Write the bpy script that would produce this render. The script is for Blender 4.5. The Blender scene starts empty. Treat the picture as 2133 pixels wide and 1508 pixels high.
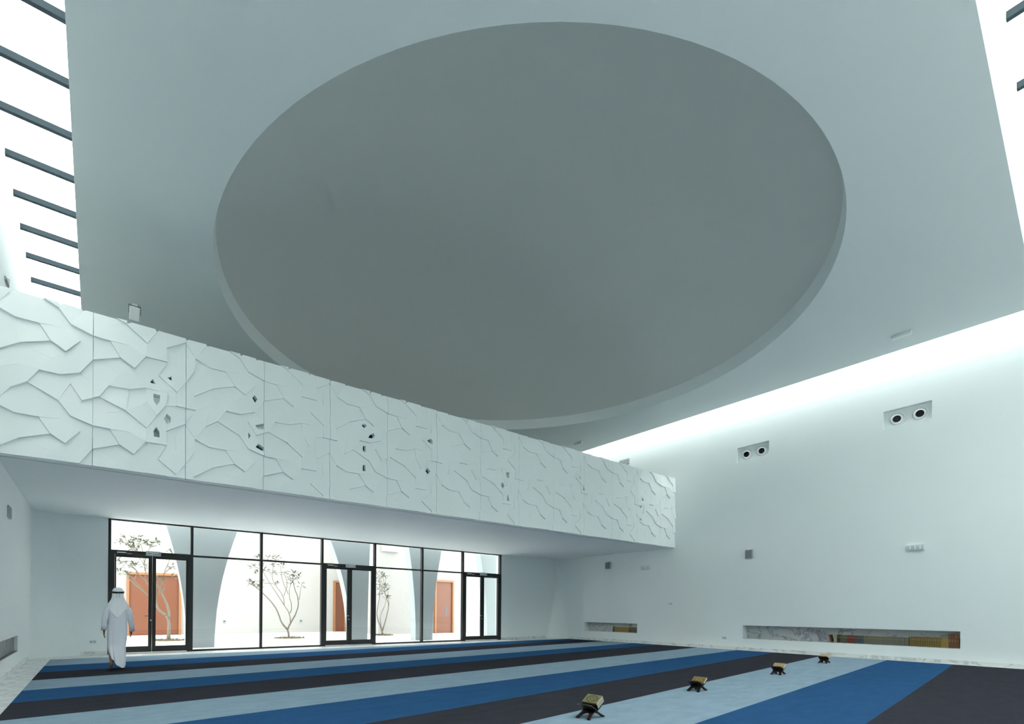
import bpy, bmesh, math, random
from mathutils import Vector, Matrix

random.seed(7)
SC = bpy.context.scene
COL = SC.collection
R = math.radians

# ------------------------------------------------------------------ camera, world, exposure
CAM_H = 1.25
YAW, ROLL = 0.63505, R(-0.447)
cam = bpy.data.cameras.new('camera')
cam.sensor_width = 36.0
cam.lens = 36.0 * 1048.89 / 2133.0
cam.shift_x = 90.73 / 2133.0
cam.shift_y = (1270.58 - 754.0) / 2133.0
cam.clip_end = 200
camo = bpy.data.objects.new('camera', cam)
COL.objects.link(camo)
camo.matrix_world = (Matrix.Translation((0, 0, CAM_H)) @ Matrix.Rotation(-YAW, 4, 'Z')
                     @ Matrix.Rotation(R(90), 4, 'X') @ Matrix.Rotation(-ROLL, 4, 'Z'))
SC.camera = camo

w = bpy.data.worlds.new('sky')
SC.world = w
w.use_nodes = True
bg = w.node_tree.nodes['Background']
bg.inputs['Color'].default_value = (0.945, 1.0, 0.975, 1)
bg.inputs['Strength'].default_value = 6.0

vs = SC.view_settings
vs.view_transform = 'Standard'
vs.look = 'None'
vs.gamma = 1.0
vs.use_curve_mapping = False
vs.exposure = 0.50
SC.cycles.max_bounces = 14
SC.cycles.diffuse_bounces = 9
SC.cycles.transparent_max_bounces = 24
SC.cycles.use_denoising = True
SC.cycles.sample_clamp_indirect = 10.0
SC.cycles.caustics_reflective = False
SC.cycles.caustics_refractive = False

# ------------------------------------------------------------------ measured sizes of the hall (metres)
XW = -1.29          # left wall
WR = 17.197         # right wall
YB = 16.365         # glazed back wall
YU = 16.48          # upper back wall behind the gallery
YN = -1.50          # wall behind the camera
ZB, ZT = 3.605, 6.174   # gallery soffit / parapet top
YM = 10.559         # gallery front
H = 7.952           # ceiling
ZG = 8.90           # skylight glazing
XL, XR = -0.336, 16.40
CX, CY, CR = 8.059, 9.223, 6.475
DOME_Z, DOME_R = 8.283, 6.429


# ------------------------------------------------------------------ materials
def nodes_of(name):
    m = bpy.data.materials.new(name)
    m.use_nodes = True
    nt = m.node_tree
    return m, nt, nt.nodes['Principled BSDF']


def plain(name, c, rough=0.6, metal=0.0, var=0.0, scale=6.0, bump=0.0, bscale=60.0, spec=0.5):
    m, nt, b = nodes_of(name)
    b.inputs['Roughness'].default_value = rough
    b.inputs['Metallic'].default_value = metal
    b.inputs['Specular IOR Level'].default_value = spec
    b.inputs['Base Color'].default_value = (*c, 1)
    tc = nt.nodes.new('ShaderNodeTexCoord')
    if var > 0:
        n = nt.nodes.new('ShaderNodeTexNoise')
        n.inputs['Scale'].default_value = scale
        n.inputs['Detail'].default_value = 5
        nt.links.new(tc.outputs['Object'], n.inputs['Vector'])
        mx = nt.nodes.new('ShaderNodeMix')
        mx.data_type = 'RGBA'
        mx.inputs[6].default_value = (*[max(0, x * (1 - var)) for x in c], 1)
        mx.inputs[7].default_value = (*[min(1, x * (1 + var)) for x in c], 1)
        nt.links.new(n.outputs['Fac'], mx.inputs[0])
        nt.links.new(mx.outputs[2], b.inputs['Base Color'])
    if bump > 0:
        n2 = nt.nodes.new('ShaderNodeTexNoise')
        n2.inputs['Scale'].default_value = bscale
        n2.inputs['Detail'].default_value = 4
        nt.links.new(tc.outputs['Object'], n2.inputs['Vector'])
        bp = nt.nodes.new('ShaderNodeBump')
        bp.inputs['Strength'].default_value = bump
        bp.inputs['Distance'].default_value = 0.02
        nt.links.new(n2.outputs['Fac'], bp.inputs['Height'])
        nt.links.new(bp.outputs['Normal'], b.inputs['Normal'])
    return m


def marble(name, base, vein, scale=1.6, rough=0.25, width=0.06, dens=1.0):
    m, nt, b = nodes_of(name)
    b.inputs['Roughness'].default_value = rough
    tc = nt.nodes.new('ShaderNodeTexCoord')
    n = nt.nodes.new('ShaderNodeTexNoise')
    n.inputs['Scale'].default_value = scale
    n.inputs['Detail'].default_value = 8
    n.inputs['Distortion'].default_value = 1.4
    nt.links.new(tc.outputs['Object'], n.inputs['Vector'])
    r = nt.nodes.new('ShaderNodeValToRGB')
    e = r.color_ramp.elements
    e[0].position, e[0].color = 0.5 - width, (*base, 1)
    e[1].position, e[1].color = 0.5 + width, (*base, 1)
    k = e.new(0.5)
    k.color = (*vein, 1)
    nt.links.new(n.outputs['Fac'], r.inputs['Fac'])
    n2 = nt.nodes.new('ShaderNodeTexNoise')
    n2.inputs['Scale'].default_value = scale * 0.7
    n2.inputs['Detail'].default_value = 3
    nt.links.new(tc.outputs['Object'], n2.inputs['Vector'])
    mx = nt.nodes.new('ShaderNodeMix')
    mx.data_type = 'RGBA'
    mx.blend_type = 'MULTIPLY'
    mx.inputs[0].default_value = 0.35 * dens
    nt.links.new(r.outputs['Color'], mx.inputs[6])
    nt.links.new(n2.outputs['Color'], mx.inputs[7])
    hs = nt.nodes.new('ShaderNodeHueSaturation')
    hs.inputs['Saturation'].default_value = 0.35
    hs.inputs['Value'].default_value = 1.05
    nt.links.new(mx.outputs[2], hs.inputs['Color'])
    nt.links.new(hs.outputs['Color'], b.inputs['Base Color'])
    return m


def wood(name, c1, c2, scale=3.0, rough=0.45, axis='Z'):
    m, nt, b = nodes_of(name)
    b.inputs['Roughness'].default_value = rough
    tc = nt.nodes.new('ShaderNodeTexCoord')
    mp = nt.nodes.new('ShaderNodeMapping')
    mp.inputs['Scale'].default_value = (14, 14, 0.8) if axis == 'Z' else (0.8, 14, 14)
    nt.links.new(tc.outputs['Object'], mp.inputs['Vector'])
    n = nt.nodes.new('ShaderNodeTexNoise')
    n.inputs['Scale'].default_value = scale
    n.inputs['Detail'].default_value = 6
    nt.links.new(mp.outputs['Vector'], n.inputs['Vector'])
    mx = nt.nodes.new('ShaderNodeMix')
    mx.data_type = 'RGBA'
    mx.inputs[6].default_value = (*c1, 1)
    mx.inputs[7].default_value = (*c2, 1)
    nt.links.new(n.outputs['Fac'], mx.inputs[0])
    nt.links.new(mx.outputs[2], b.inputs['Base Color'])
    return m


def glass(name, tint, rough=0.0):
    m = bpy.data.materials.new(name)
    m.use_nodes = True
    nt = m.node_tree
    nt.nodes.remove(nt.nodes['Principled BSDF'])
    out = nt.nodes['Material Output']
    tr = nt.nodes.new('ShaderNodeBsdfTransparent')
    tr.inputs['Color'].default_value = (*tint, 1)
    gl = nt.nodes.new('ShaderNodeBsdfGlossy')
    gl.inputs['Roughness'].default_value = rough
    lw = nt.nodes.new('ShaderNodeLayerWeight')
    lw.inputs['Blend'].default_value = 0.5
    pw = nt.nodes.new('ShaderNodeMath')
    pw.operation = 'POWER'
    pw.inputs[1].default_value = 4.0
    fr = nt.nodes.new('ShaderNodeMath')
    fr.operation = 'MULTIPLY_ADD'
    fr.inputs[1].default_value = 0.5
    fr.inputs[2].default_value = 0.02
    nt.links.new(lw.outputs['Facing'], pw.inputs[0])
    nt.links.new(pw.outputs[0], fr.inputs[0])
    mx = nt.nodes.new('ShaderNodeMixShader')
    nt.links.new(fr.outputs[0], mx.inputs['Fac'])
    nt.links.new(tr.outputs['BSDF'], mx.inputs[1])
    nt.links.new(gl.outputs['BSDF'], mx.inputs[2])
    nt.links.new(mx.outputs['Shader'], out.inputs['Surface'])
    return m


def carpet_mat(name, c):
    m, nt, b = nodes_of(name)
    b.inputs['Roughness'].default_value = 0.95
    b.inputs['Specular IOR Level'].default_value = 0.0
    b.inputs['Sheen Weight'].default_value = 0.0
    tc = nt.nodes.new('ShaderNodeTexCoord')
    mp = nt.nodes.new('ShaderNodeMapping')
    mp.inputs['Scale'].default_value = (1.0, 2.4, 1.0)
    nt.links.new(tc.outputs['Object'], mp.inputs['Vector'])
    n = nt.nodes.new('ShaderNodeTexNoise')
    n.inputs['Scale'].default_value = 2.2
    n.inputs['Detail'].default_value = 9
    n.inputs['Roughness'].default_value = 0.72
    nt.links.new(mp.outputs['Vector'], n.inputs['Vector'])
    mx = nt.nodes.new('ShaderNodeMix')
    mx.data_type = 'RGBA'
    mx.inputs[6].default_value = (*[x * 0.72 for x in c], 1)
    mx.inputs[7].default_value = (*[min(1, x * 1.28) for x in c], 1)
    nt.links.new(n.outputs['Fac'], mx.inputs[0])
    nt.links.new(mx.outputs[2], b.inputs['Base Color'])
    f = nt.nodes.new('ShaderNodeTexNoise')
    f.inputs['Scale'].default_value = 220
    nt.links.new(tc.outputs['Object'], f.inputs['Vector'])
    bp = nt.nodes.new('ShaderNodeBump')
    bp.inputs['Strength'].default_value = 0.5
    bp.inputs['Distance'].default_value = 0.004
    nt.links.new(f.outputs['Fac'], bp.inputs['Height'])
    nt.links.new(bp.outputs['Normal'], b.inputs['Normal'])
    return m


M = {}
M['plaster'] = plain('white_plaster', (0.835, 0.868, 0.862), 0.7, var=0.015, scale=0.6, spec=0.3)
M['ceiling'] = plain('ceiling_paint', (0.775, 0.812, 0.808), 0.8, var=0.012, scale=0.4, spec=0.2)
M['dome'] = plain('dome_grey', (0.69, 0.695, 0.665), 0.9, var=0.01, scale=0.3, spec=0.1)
M['panel'] = plain('cast_panel_white', (0.885, 0.91, 0.90), 0.6, var=0.01, scale=2.0, spec=0.3)
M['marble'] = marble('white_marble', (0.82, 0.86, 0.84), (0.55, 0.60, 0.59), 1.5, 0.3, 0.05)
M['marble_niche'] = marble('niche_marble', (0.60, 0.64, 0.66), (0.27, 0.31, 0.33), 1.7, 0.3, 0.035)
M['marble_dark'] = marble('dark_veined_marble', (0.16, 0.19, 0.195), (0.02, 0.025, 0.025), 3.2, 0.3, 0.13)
M['bar'] = plain('skylight_bar_grey', (0.030, 0.042, 0.050), 0.8, spec=0.1)
M['frame'] = plain('black_frame', (0.012, 0.012, 0.012), 0.45)
M['steel'] = plain('brushed_steel', (0.55, 0.57, 0.58), 0.3, 1.0)
M['glass_sky'] = glass('skylight_glass', (0.97, 0.985, 0.985))
M['glass_wall'] = glass('facade_glass', (0.97, 0.975, 0.975))
M['dark_glass'] = plain('dark_glass', (0.03, 0.04, 0.045), 0.12)
M['grey_glass'] = plain('grey_glass', (0.28, 0.33, 0.35), 0.2)
M['carpet_light'] = carpet_mat('carpet_pale_blue', (0.245, 0.328, 0.400))
M['carpet_blue'] = carpet_mat('carpet_mid_blue', (0.029, 0.085, 0.190))
M['carpet_dark'] = carpet_mat('carpet_charcoal', (0.039, 0.040, 0.050))
M['gallery_carpet'] = carpet_mat('gallery_carpet', (0.22, 0.26, 0.28))
M['white'] = plain('white_enamel', (0.86, 0.88, 0.88), 0.35)
M['offwhite'] = plain('off_white_plastic', (0.70, 0.73, 0.72), 0.45)
M['grey_plastic'] = plain('grey_plastic', (0.36, 0.40, 0.39), 0.5)
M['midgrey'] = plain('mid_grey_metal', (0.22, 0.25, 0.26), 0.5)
M['black'] = plain('matt_black', (0.006, 0.006, 0.007), 0.6)
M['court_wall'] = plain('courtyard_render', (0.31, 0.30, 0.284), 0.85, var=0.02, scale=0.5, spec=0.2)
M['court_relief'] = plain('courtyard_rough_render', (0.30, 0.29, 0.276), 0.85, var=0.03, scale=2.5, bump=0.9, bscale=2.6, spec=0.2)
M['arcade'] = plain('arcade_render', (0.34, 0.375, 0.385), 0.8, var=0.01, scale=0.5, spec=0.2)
M['paving'] = marble('courtyard_paving', (0.86, 0.86, 0.85), (0.70, 0.70, 0.70), 1.2, 0.22, 0.04)
M['door_wood'] = wood('orange_brown_wood', (0.10, 0.026, 0.007), (0.15, 0.045, 0.015))
M['frame_wood'] = wood('light_brown_wood', (0.20, 0.08, 0.025), (0.26, 0.11, 0.04))
M['stand_wood'] = wood('dark_carved_wood', (0.010, 0.006, 0.005), (0.028, 0.014, 0.010), 2.0, 0.4)
M['bark'] = plain('pale_bark', (0.13, 0.11, 0.085), 0.85, var=0.25, scale=9)
M['leaf'] = plain('grey_green_leaf', (0.05, 0.062, 0.025), 0.6, var=0.35, scale=3)
M['soil'] = plain('tree_pit_soil', (0.09, 0.06, 0.03), 0.95, var=0.3, scale=6)
M['grass'] = plain('pit_ground_cover', (0.06, 0.08, 0.02), 0.8, var=0.4, scale=8)
M['skin'] = plain('skin', (0.20, 0.095, 0.055), 0.6, var=0.08, scale=8)
M['sole'] = plain('foot_skin', (0.30, 0.145, 0.065), 0.6, var=0.08, scale=8)
M['cloth'] = plain('white_cotton', (0.80, 0.80, 0.86), 0.85, var=0.03, scale=5, bump=0.15, bscale=30, spec=0.2)
M['scarf'] = plain('white_scarf_cotton', (0.92, 0.91, 0.93), 0.85, var=0.02, scale=7, bump=0.15, bscale=40, spec=0.2)


# ------------------------------------------------------------------ mesh building
class MB:
    def __init__(self):
        self.v, self.f, self.mi, self.sm = [], [], [], []

    def add(self, verts, faces, mi=0, smooth=False):
        o = len(self.v)
        self.v += [tuple(p) for p in verts]
        for f in faces:
            self.f.append([o + i for i in f])
            self.mi.append(mi)
            self.sm.append(smooth)
        return self

    def box(self, x0, x1, y0, y1, z0, z1, mi=0):
        v = [(x0, y0, z0), (x1, y0, z0), (x1, y1, z0), (x0, y1, z0), (x0, y0, z1), (x1, y0, z1), (x1, y1, z1), (x0, y1, z1)]
        return self.add(v, [(0, 3, 2, 1), (4, 5, 6, 7), (0, 1, 5, 4), (1, 2, 6, 5), (2, 3, 7, 6), (3, 0, 4, 7)], mi)

    def bbox(self, x0, x1, y0, y1, z0, z1, b=0.01, mi=0):
        """box with all edges chamfered by b"""
        bm = bmesh.new()
        mat = Matrix.Translation(((x0 + x1) / 2, (y0 + y1) / 2, (z0 + z1) / 2)) @ Matrix.Diagonal((x1 - x0, y1 - y0, z1 - z0, 1))
        bmesh.ops.create_cube(bm, size=1.0, matrix=mat)
        bmesh.ops.bevel(bm, geom=list(bm.edges), offset=b, segments=2, affect='EDGES', profile=0.5)
        bm.verts.index_update()
        self.add([v.co for v in bm.verts], [[v.index for v in f.verts] for f in bm.faces], mi)
        bm.free()
        return self

    def prism(self, pts, axis, a, b, mi=0):
        """extrude the 2-D polygon pts along axis from a to b"""
        n = len(pts)

        def p3(p, t):
            if axis == 'x':
                return (t, p[0], p[1])
            if axis == 'y':
                return (p[0], t, p[1])
            return (p[0], p[1], t)
        v = [p3(p, a) for p in pts] + [p3(p, b) for p in pts]
        f = [list(range(n)), list(range(2 * n - 1, n - 1, -1))]
        f += [(i, (i + 1) % n, n + (i + 1) % n, n + i) for i in range(n)]
        return self.add(v, f, mi)

    def lathe(self, prof, n=24, mi=0, mat=None, smooth=True):
        """prof: (r, z) list revolved round z; mat moves it"""
        v, f = [], []
        for r, z in prof:
            for k in range(n):
                a = 2 * math.pi * k / n
                p = Vector((r * math.cos(a), r * math.sin(a), z))
                v.append(tuple(mat @ p if mat else p))
        for i in range(len(prof) - 1):
            for k in range(n):
                f.append((i * n + k, i * n + (k + 1) % n, (i + 1) * n + (k + 1) % n, (i + 1) * n + k))
        return self.add(v, f, mi, smooth)

    def tube(self, pts, radii, n=7, mi=0, cap=True):
        pts = [Vector(p) for p in pts]
        v, f = [], []
        for i, p in enumerate(pts):
            d = (pts[min(i + 1, len(pts) - 1)] - pts[max(i - 1, 0)]).normalized()
            up = Vector((0, 0, 1)) if abs(d.z) < 0.95 else Vector((1, 0, 0))
            s = d.cross(up).normalized()
            t = s.cross(d)
            for k in range(n):
                a = 2 * math.pi * k / n
                v.append(tuple(p + (s * math.cos(a) + t * math.sin(a)) * radii[i]))
        for i in range(len(pts) - 1):
            for k in range(n):
                f.append((i * n + k, i * n + (k + 1) % n, (i + 1) * n + (k + 1) % n, (i + 1) * n + k))
        if cap:
            f.append(list(range(n - 1, -1, -1)))
            f.append([(len(pts) - 1) * n + k for k in range(n)])
        return self.add(v, f, mi, True)

    def loft(self, rings, mi=0, closed=True, cap=False):
        n = len(rings[0])
        v = [p for r in rings for p in r]
        f = []
        for i in range(len(rings) - 1):
            for k in range(n if closed else n - 1):
                f.append((i * n + k, i * n + (k + 1) % n, (i + 1) * n + (k + 1) % n, (i + 1) * n + k))
        if cap:
            f.append(list(range(n - 1, -1, -1)))
            f.append([(len(rings) - 1) * n + k for k in range(n)])
        return self.add(v, f, mi, True)

    def mesh(self, name, mats):
        me = bpy.data.meshes.new(name)
        me.from_pydata(self.v, [], self.f)
        for m in (mats if isinstance(mats, (list, tuple)) else [mats]):
            me.materials.append(m)
        for p, mi, s in zip(me.polygons, self.mi, self.sm):
            p.material_index = mi
            p.use_smooth = s
        bm = bmesh.new()
        bm.from_mesh(me)
        bmesh.ops.recalc_face_normals(bm, faces=bm.faces)
        bm.to_mesh(me)
        bm.free()
        me.update()
        return me

    def build(self, name, mats, parent=None):
        o = bpy.data.objects.new(name, self.mesh(name, mats))
        COL.objects.link(o)
        o.parent = parent
        return o


def link(name, me, parent=None, loc=(0, 0, 0), rz=0.0):
    o = bpy.data.objects.new(name, me)
    COL.objects.link(o)
    o.parent = parent
    o.location = loc
    o.rotation_euler = (0, 0, rz)
    return o


def empty(name, loc=(0, 0, 0), rz=0.0):
    o = bpy.data.objects.new(name, None)
    COL.objects.link(o)
    o.location = loc
    o.rotation_euler = (0, 0, rz)
    o.empty_display_size = 0.2
    return o


def tag(o, label, cat, group=None, kind=None):
    o['label'] = label
    o['category'] = cat
    if group:
        o['group'] = group
    if kind:
        o['kind'] = kind
    return o


def struct(o, label, cat):
    o['kind'] = 'structure'
    o['label'] = label
    o['category'] = cat
    return o


def copy_tree(o, parent=None):
    c = o.copy()
    COL.objects.link(c)
    c.parent = parent
    for ch in list(o.children):
        copy_tree(ch, c)
    return c


def holed_wall(axis, pos, u0, u1, z0, z1, holes, depth, thick):
    """wall face in the plane axis=pos over u0..u1, z0..z1 with rectangular recesses (u0,u1,z0,z1);
    depth = recess depth (sign = direction into the wall), thick = thickness of the wall (same sign)"""
    mb = MB()
    us = sorted({u0, u1, *[h[0] for h in holes], *[h[1] for h in holes]})
    zs = sorted({z0, z1, *[h[2] for h in holes], *[h[3] for h in holes]})

    def p(u, z, d):
        return (pos + d, u, z) if axis == 'x' else (u, pos + d, z)
    for i in range(len(us) - 1):
        for j in range(len(zs) - 1):
            uc, zc = (us[i] + us[i + 1]) / 2, (zs[j] + zs[j + 1]) / 2
            if any(h[0] < uc < h[1] and h[2] < zc < h[3] for h in holes):
                continue
            mb.add([p(us[i], zs[j], 0), p(us[i + 1], zs[j], 0), p(us[i + 1], zs[j + 1], 0), p(us[i], zs[j + 1], 0)], [(0, 1, 2, 3)])
    for a, b, c, d in holes:
        v = [p(a, c, 0), p(b, c, 0), p(b, d, 0), p(a, d, 0), p(a, c, depth), p(b, c, depth), p(b, d, depth), p(a, d, depth)]
        mb.add(v, [(0, 1, 5, 4), (1, 2, 6, 5), (2, 3, 7, 6), (3, 0, 4, 7), (4, 5, 6, 7)])
    v = [p(u0, z0, 0), p(u1, z0, 0), p(u1, z1, 0), p(u0, z1, 0), p(u0, z0, thick), p(u1, z0, thick), p(u1, z1, thick), p(u0, z1, thick)]
    mb.add(v, [(0, 1, 5, 4), (1, 2, 6, 5), (2, 3, 7, 6), (3, 0, 4, 7), (4, 5, 6, 7)])
    return mb

# ================================================================== THE HALL
# ---- floor with its marble border slabs
fl = MB().box(XW - 0.3, WR + 0.4, YN - 0.3, YB + 0.1, -0.20, -0.012).build('floor', M['marble'])
struct(fl, 'white marble floor border around the striped prayer carpet', 'floor')
slab_me = {}


def slab(x0, x1, y0, y1):
    k = (round(x1 - x0, 3), round(y1 - y0, 3))
    if k not in slab_me:
        slab_me[k] = MB().bbox(-k[0] / 2 + 0.002, k[0] / 2 - 0.002, -k[1] / 2 + 0.002, k[1] / 2 - 0.002, -0.012, 0.0, 0.0015).mesh('marble_slab', M['marble'])
    link('marble_slab', slab_me[k], fl, ((x0 + x1) / 2, (y0 + y1) / 2, 0))


XC, WC, YC = -0.886, 16.842, 15.30
y = YC
while y > 0.2:
    slab(XW, XC, y - 0.9, y)
    slab(WC, WR, y - 0.9, y)
    y -= 0.9
nx = 20
for i in range(nx):
    a = XW + (WR - XW) * i / nx
    b = XW + (WR - XW) * (i + 1) / nx
    slab(a, b, YC, YB + 0.08)

# ---- striped carpet: strips run at a slant to the walls
carpet = empty('prayer_carpet', (0, 0, 0))
tag(carpet, 'fitted prayer carpet in slanting pale blue, mid blue and charcoal stripes', 'carpet')
edges = [(17.5, 17.5), (13.7, 15.7), (12.4, 14.5), (11.14, 13.4), (9.85, 11.95), (8.66, 10.95), (7.38, 9.37), (6.05, 8.02),
         (4.63, 6.88), (3.54, 5.63), (2.37, 4.15), (1.12, 2.87), (-0.05, 1.6), (-1.2, 0.4), (-3, -1.5)]
tone = ['carpet_light', 'carpet_blue', 'carpet_dark']


def clip_poly(P, ax, val, keep):
    out = []
    for i in range(len(P)):
        a, b = P[i], P[(i + 1) % len(P)]
        ia, ib = (a[ax] - val) * keep >= 0, (b[ax] - val) * keep >= 0
        if ia:
            out.append(a)
        if ia != ib:
            t = (val - a[ax]) / (b[ax] - a[ax])
            out.append(tuple(a[j] + t * (b[j] - a[j]) for j in range(len(a))))
    return out


for i in range(len(edges) - 1):
    (a0, a1), (b0, b1) = edges[i], edges[i + 1]
    P = [(XC, b0), (WC, b1), (WC, a1), (XC, a0)]
    for ax, val, kp in ((1, YC, -1), (1, 0.05, 1)):
        if P:
            P = clip_poly(P, ax, val, kp)
    if len(P) < 3:
        continue
    MB().prism(P, 'z', -0.011, 0.012).build('carpet_strip', M[tone[i % 3]], carpet)

# ---- right wall with its recesses
N1, N2 = (2.81, 8.03, 0.38, 0.815), (12.08, 14.765, 0.385, 0.76)
V1, V2, V3 = (3.37, 4.36, 6.23, 6.73), (7.26, 8.25, 6.23, 6.73), (12.50, 12.99, 7.15, 7.41)
wr = holed_wall('x', WR, YN - 0.3, YU + 0.3, -0.012, ZG + 0.1, [N1, N2, V1, V2, V3], 0.32, 0.45).build('wall_right', M['plaster'])
struct(wr, 'tall white plaster wall on the right with bookshelf niches', 'wall')


def lining(par, x, sgn, y0, y1, z0, z1, d, mat, nslab):
    """thin marble slabs lining a niche cut into a wall at x, going sgn*d deep"""
    t = 0.012
    for k in range(nslab):
        a, b = y0 + (y1 - y0) * k / nslab, y0 + (y1 - y0) * (k + 1) / nslab
        lo, hi = sorted((x + sgn * (d - t), x + sgn * d))
        MB().box(lo, hi, a + 0.001, b - 0.001, z0, z1).build('lining_slab', mat, par)
        lo, hi = sorted((x + sgn * 0.004, x + sgn * (d - t)))
        MB().box(lo, hi, a + 0.001, b - 0.001, z0, z0 + t).build('lining_slab', mat, par)


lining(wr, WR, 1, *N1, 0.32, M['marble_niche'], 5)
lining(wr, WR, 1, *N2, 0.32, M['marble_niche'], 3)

# ---- left wall with dark marble niche
LN = (9.4, 13.57, 0.345, 0.665)
wl = holed_wall('x', XW, YN - 0.3, YU + 0.3, -0.012, ZG + 0.1, [LN], -0.07, -0.45).build('wall_left', M['plaster'])
struct(wl, 'white plaster wall on the far left with a dark marble niche', 'wall')
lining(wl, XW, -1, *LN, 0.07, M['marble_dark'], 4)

# ---- wall behind the camera
o = MB().box(XW - 0.3, WR + 0.4, YN - 0.3, YN, -0.012, ZG + 0.1).build('wall_near', M['plaster'])
struct(o, 'white plaster wall behind the viewer', 'wall')

# ---- back wall: solid ends beside the glazing, with rounded corners that swell to the floor
XG0, XG1 = 0.22, 13.775


def fillet(mb, xc, sgn, z0, z1, r0, r1, n=10, m=12):
    rings = []
    for j in range(m + 1):
        z = z0 + (z1 - z0) * j / m
        r = r0 + (r1 - r0) * (j / m) ** 0.8
        ring = []
        for k in range(n + 1):
            a = (math.pi / 2) * k / n
            ring.append((xc + sgn * (r - r * math.cos(a)) if False else xc + sgn * r * (1 - math.sin(a)), YB - r * (1 - math.cos(a)), z))
        rings.append(ring)
    mb.loft(rings, closed=False)


mb = MB()
mb.box(XW - 0.3, XG0, YB, YB + 0.35, -0.012, ZB)
fillet(mb, XW, 1, 0.0, ZB, 0.95, 0.35)
mb.box(XG1, WR + 0.4, YB, YB + 0.35, -0.012, ZB)
fillet(mb, WR, -1, 0.0, ZB, 0.75, 0.04)
o = mb.build('wall_back', M['plaster'])
struct(o, 'white plaster wall at both ends of the glazed front', 'wall')
o = MB().box(XW - 0.3, WR + 0.4, YU, YU + 0.3, ZB, ZG + 0.1).build('wall_back_upper', M['plaster'])
struct(o, 'white upper wall behind the gallery parapet', 'wall')

# ---- skirting
for nm, b, lab in (('baseboard_right', (WR - 0.018, WR, 0.0, 15.6, 0.0, 0.095), 'white marble skirting along the right wall'),
                   ('baseboard_left', (XW, XW + 0.018, 0.0, 15.4, 0.0, 0.095), 'white marble skirting along the left wall'),
                   ('baseboard_back', (XW + 0.95, XG0 - 0.02, YB - 0.018, YB, 0.0, 0.095), 'white marble skirting left of the glass doors')):
    o = MB().box(*b).build(nm, M['marble'])
    struct(o, lab, 'skirting')
o = MB().box(XG1 + 0.02, WR - 0.75, YB - 0.018, YB, 0, 0.095).build('baseboard_back', M['marble'])
struct(o, 'white marble skirting right of the glass doors', 'skirting')

# ---- ceiling slab with the round opening, its rim and the dome
from mathutils.geometry import tessellate_polygon
def near_y(x):
    return 0.851 + 0.040 * (x + 0.336)


out = [Vector((XL, near_y(XL), H)), Vector((XR, near_y(XR), H)), Vector((XR, YU, H)), Vector((XL, YU, H))]
NC = 128
circ = [Vector((CX + CR * math.cos(2 * math.pi * k / NC), CY + CR * math.sin(2 * math.pi * k / NC), H)) for k in range(NC)]
tris = tessellate_polygon([out, circ])
mb = MB()
allp = out + circ
mb.add(allp, tris)
top = [(p.x, p.y, ZG + 0.1) for p in out]
mb.add([tuple(p) for p in out] + top, [(i, (i + 1) % 4, 4 + (i + 1) % 4, 4 + i) for i in range(4)])
mb.add([(p.x, p.y, ZG + 0.1) for p in allp], tris)
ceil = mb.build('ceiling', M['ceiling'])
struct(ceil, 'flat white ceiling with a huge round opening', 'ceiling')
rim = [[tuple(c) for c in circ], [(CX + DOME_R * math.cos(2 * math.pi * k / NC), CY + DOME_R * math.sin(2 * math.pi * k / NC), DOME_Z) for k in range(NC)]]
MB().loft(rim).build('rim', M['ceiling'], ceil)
rise = 2.3
RS = (DOME_R ** 2 + rise ** 2) / (2 * rise)
rings = []
for j in range(25):
    a = math.asin(DOME_R / RS) * (1 - j / 24)
    r, z = RS * math.sin(a), DOME_Z + RS * math.cos(a) - (RS - rise)
    r = max(r, 0.001)
    rings.append([(CX + r * math.cos(2 * math.pi * k / NC), CY + r * math.sin(2 * math.pi * k / NC), z) for k in range(NC)])
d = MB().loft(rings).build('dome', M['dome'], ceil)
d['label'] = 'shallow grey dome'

# ---- skylights: bars and panes


def skylight(name, label, panes, bars):
    root = empty(name)
    struct(root, label, 'skylight')
    for b in panes:
        MB().box(*b).build('pane', M['glass_sky'], root)
    for b in bars:
        MB().box(*b).build('glazing_bar', M['bar'], root)
    return root


ys = [YN] + [8.36 - 1.017 * 9 + 1.017 * k for k in range(17)] + [YU]
skylight('window_1', 'long skylight strip along the left wall with dark bars',
         [(XW, XL, a + 0.002, b - 0.002, ZG, ZG + 0.014) for a, b in zip(ys, ys[1:])],
         [(XW, XL, b - 0.035, b + 0.035, ZG - 0.10, ZG - 0.001) for b in ys[1:-1]])
xs = [XL] + [9.27 - 1.357 * 6 + 1.357 * k for k in range(10)] + [13.95]
skylight('window_2', 'skylight strip at the upper right above the viewer',
         [(a + 0.002, b - 0.002, YN, near_y(a), ZG, ZG + 0.014) for a, b in zip(xs, xs[1:])],
         [(b - 0.035, b + 0.035, YN, near_y(b) - 0.10, ZG - 0.10, ZG - 0.001) for b in xs[1:-1]])
ys3 = [YN + (YU - YN) * k / 9 for k in range(10)]
skylight('window_3', 'narrow light slot along the top of the right wall',
         [(XR, WR, a + 0.002, b - 0.002, ZG, ZG + 0.014) for a, b in zip(ys3, ys3[1:])],
         [(XR, WR, b - 0.02, b + 0.02, ZG - 0.05, ZG - 0.001) for b in ys3[1:-1]])
o = MB().box(13.95, XR, YN, near_y(13.95) + 0.02, H + 0.001, ZG + 0.1).build('ceiling_light_block', M['ceiling'])  # added out of view to cut near skylight reaching the right wall
struct(o, 'unseen ceiling corner added to keep skylight off the far right wall', 'ceiling')

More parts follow.
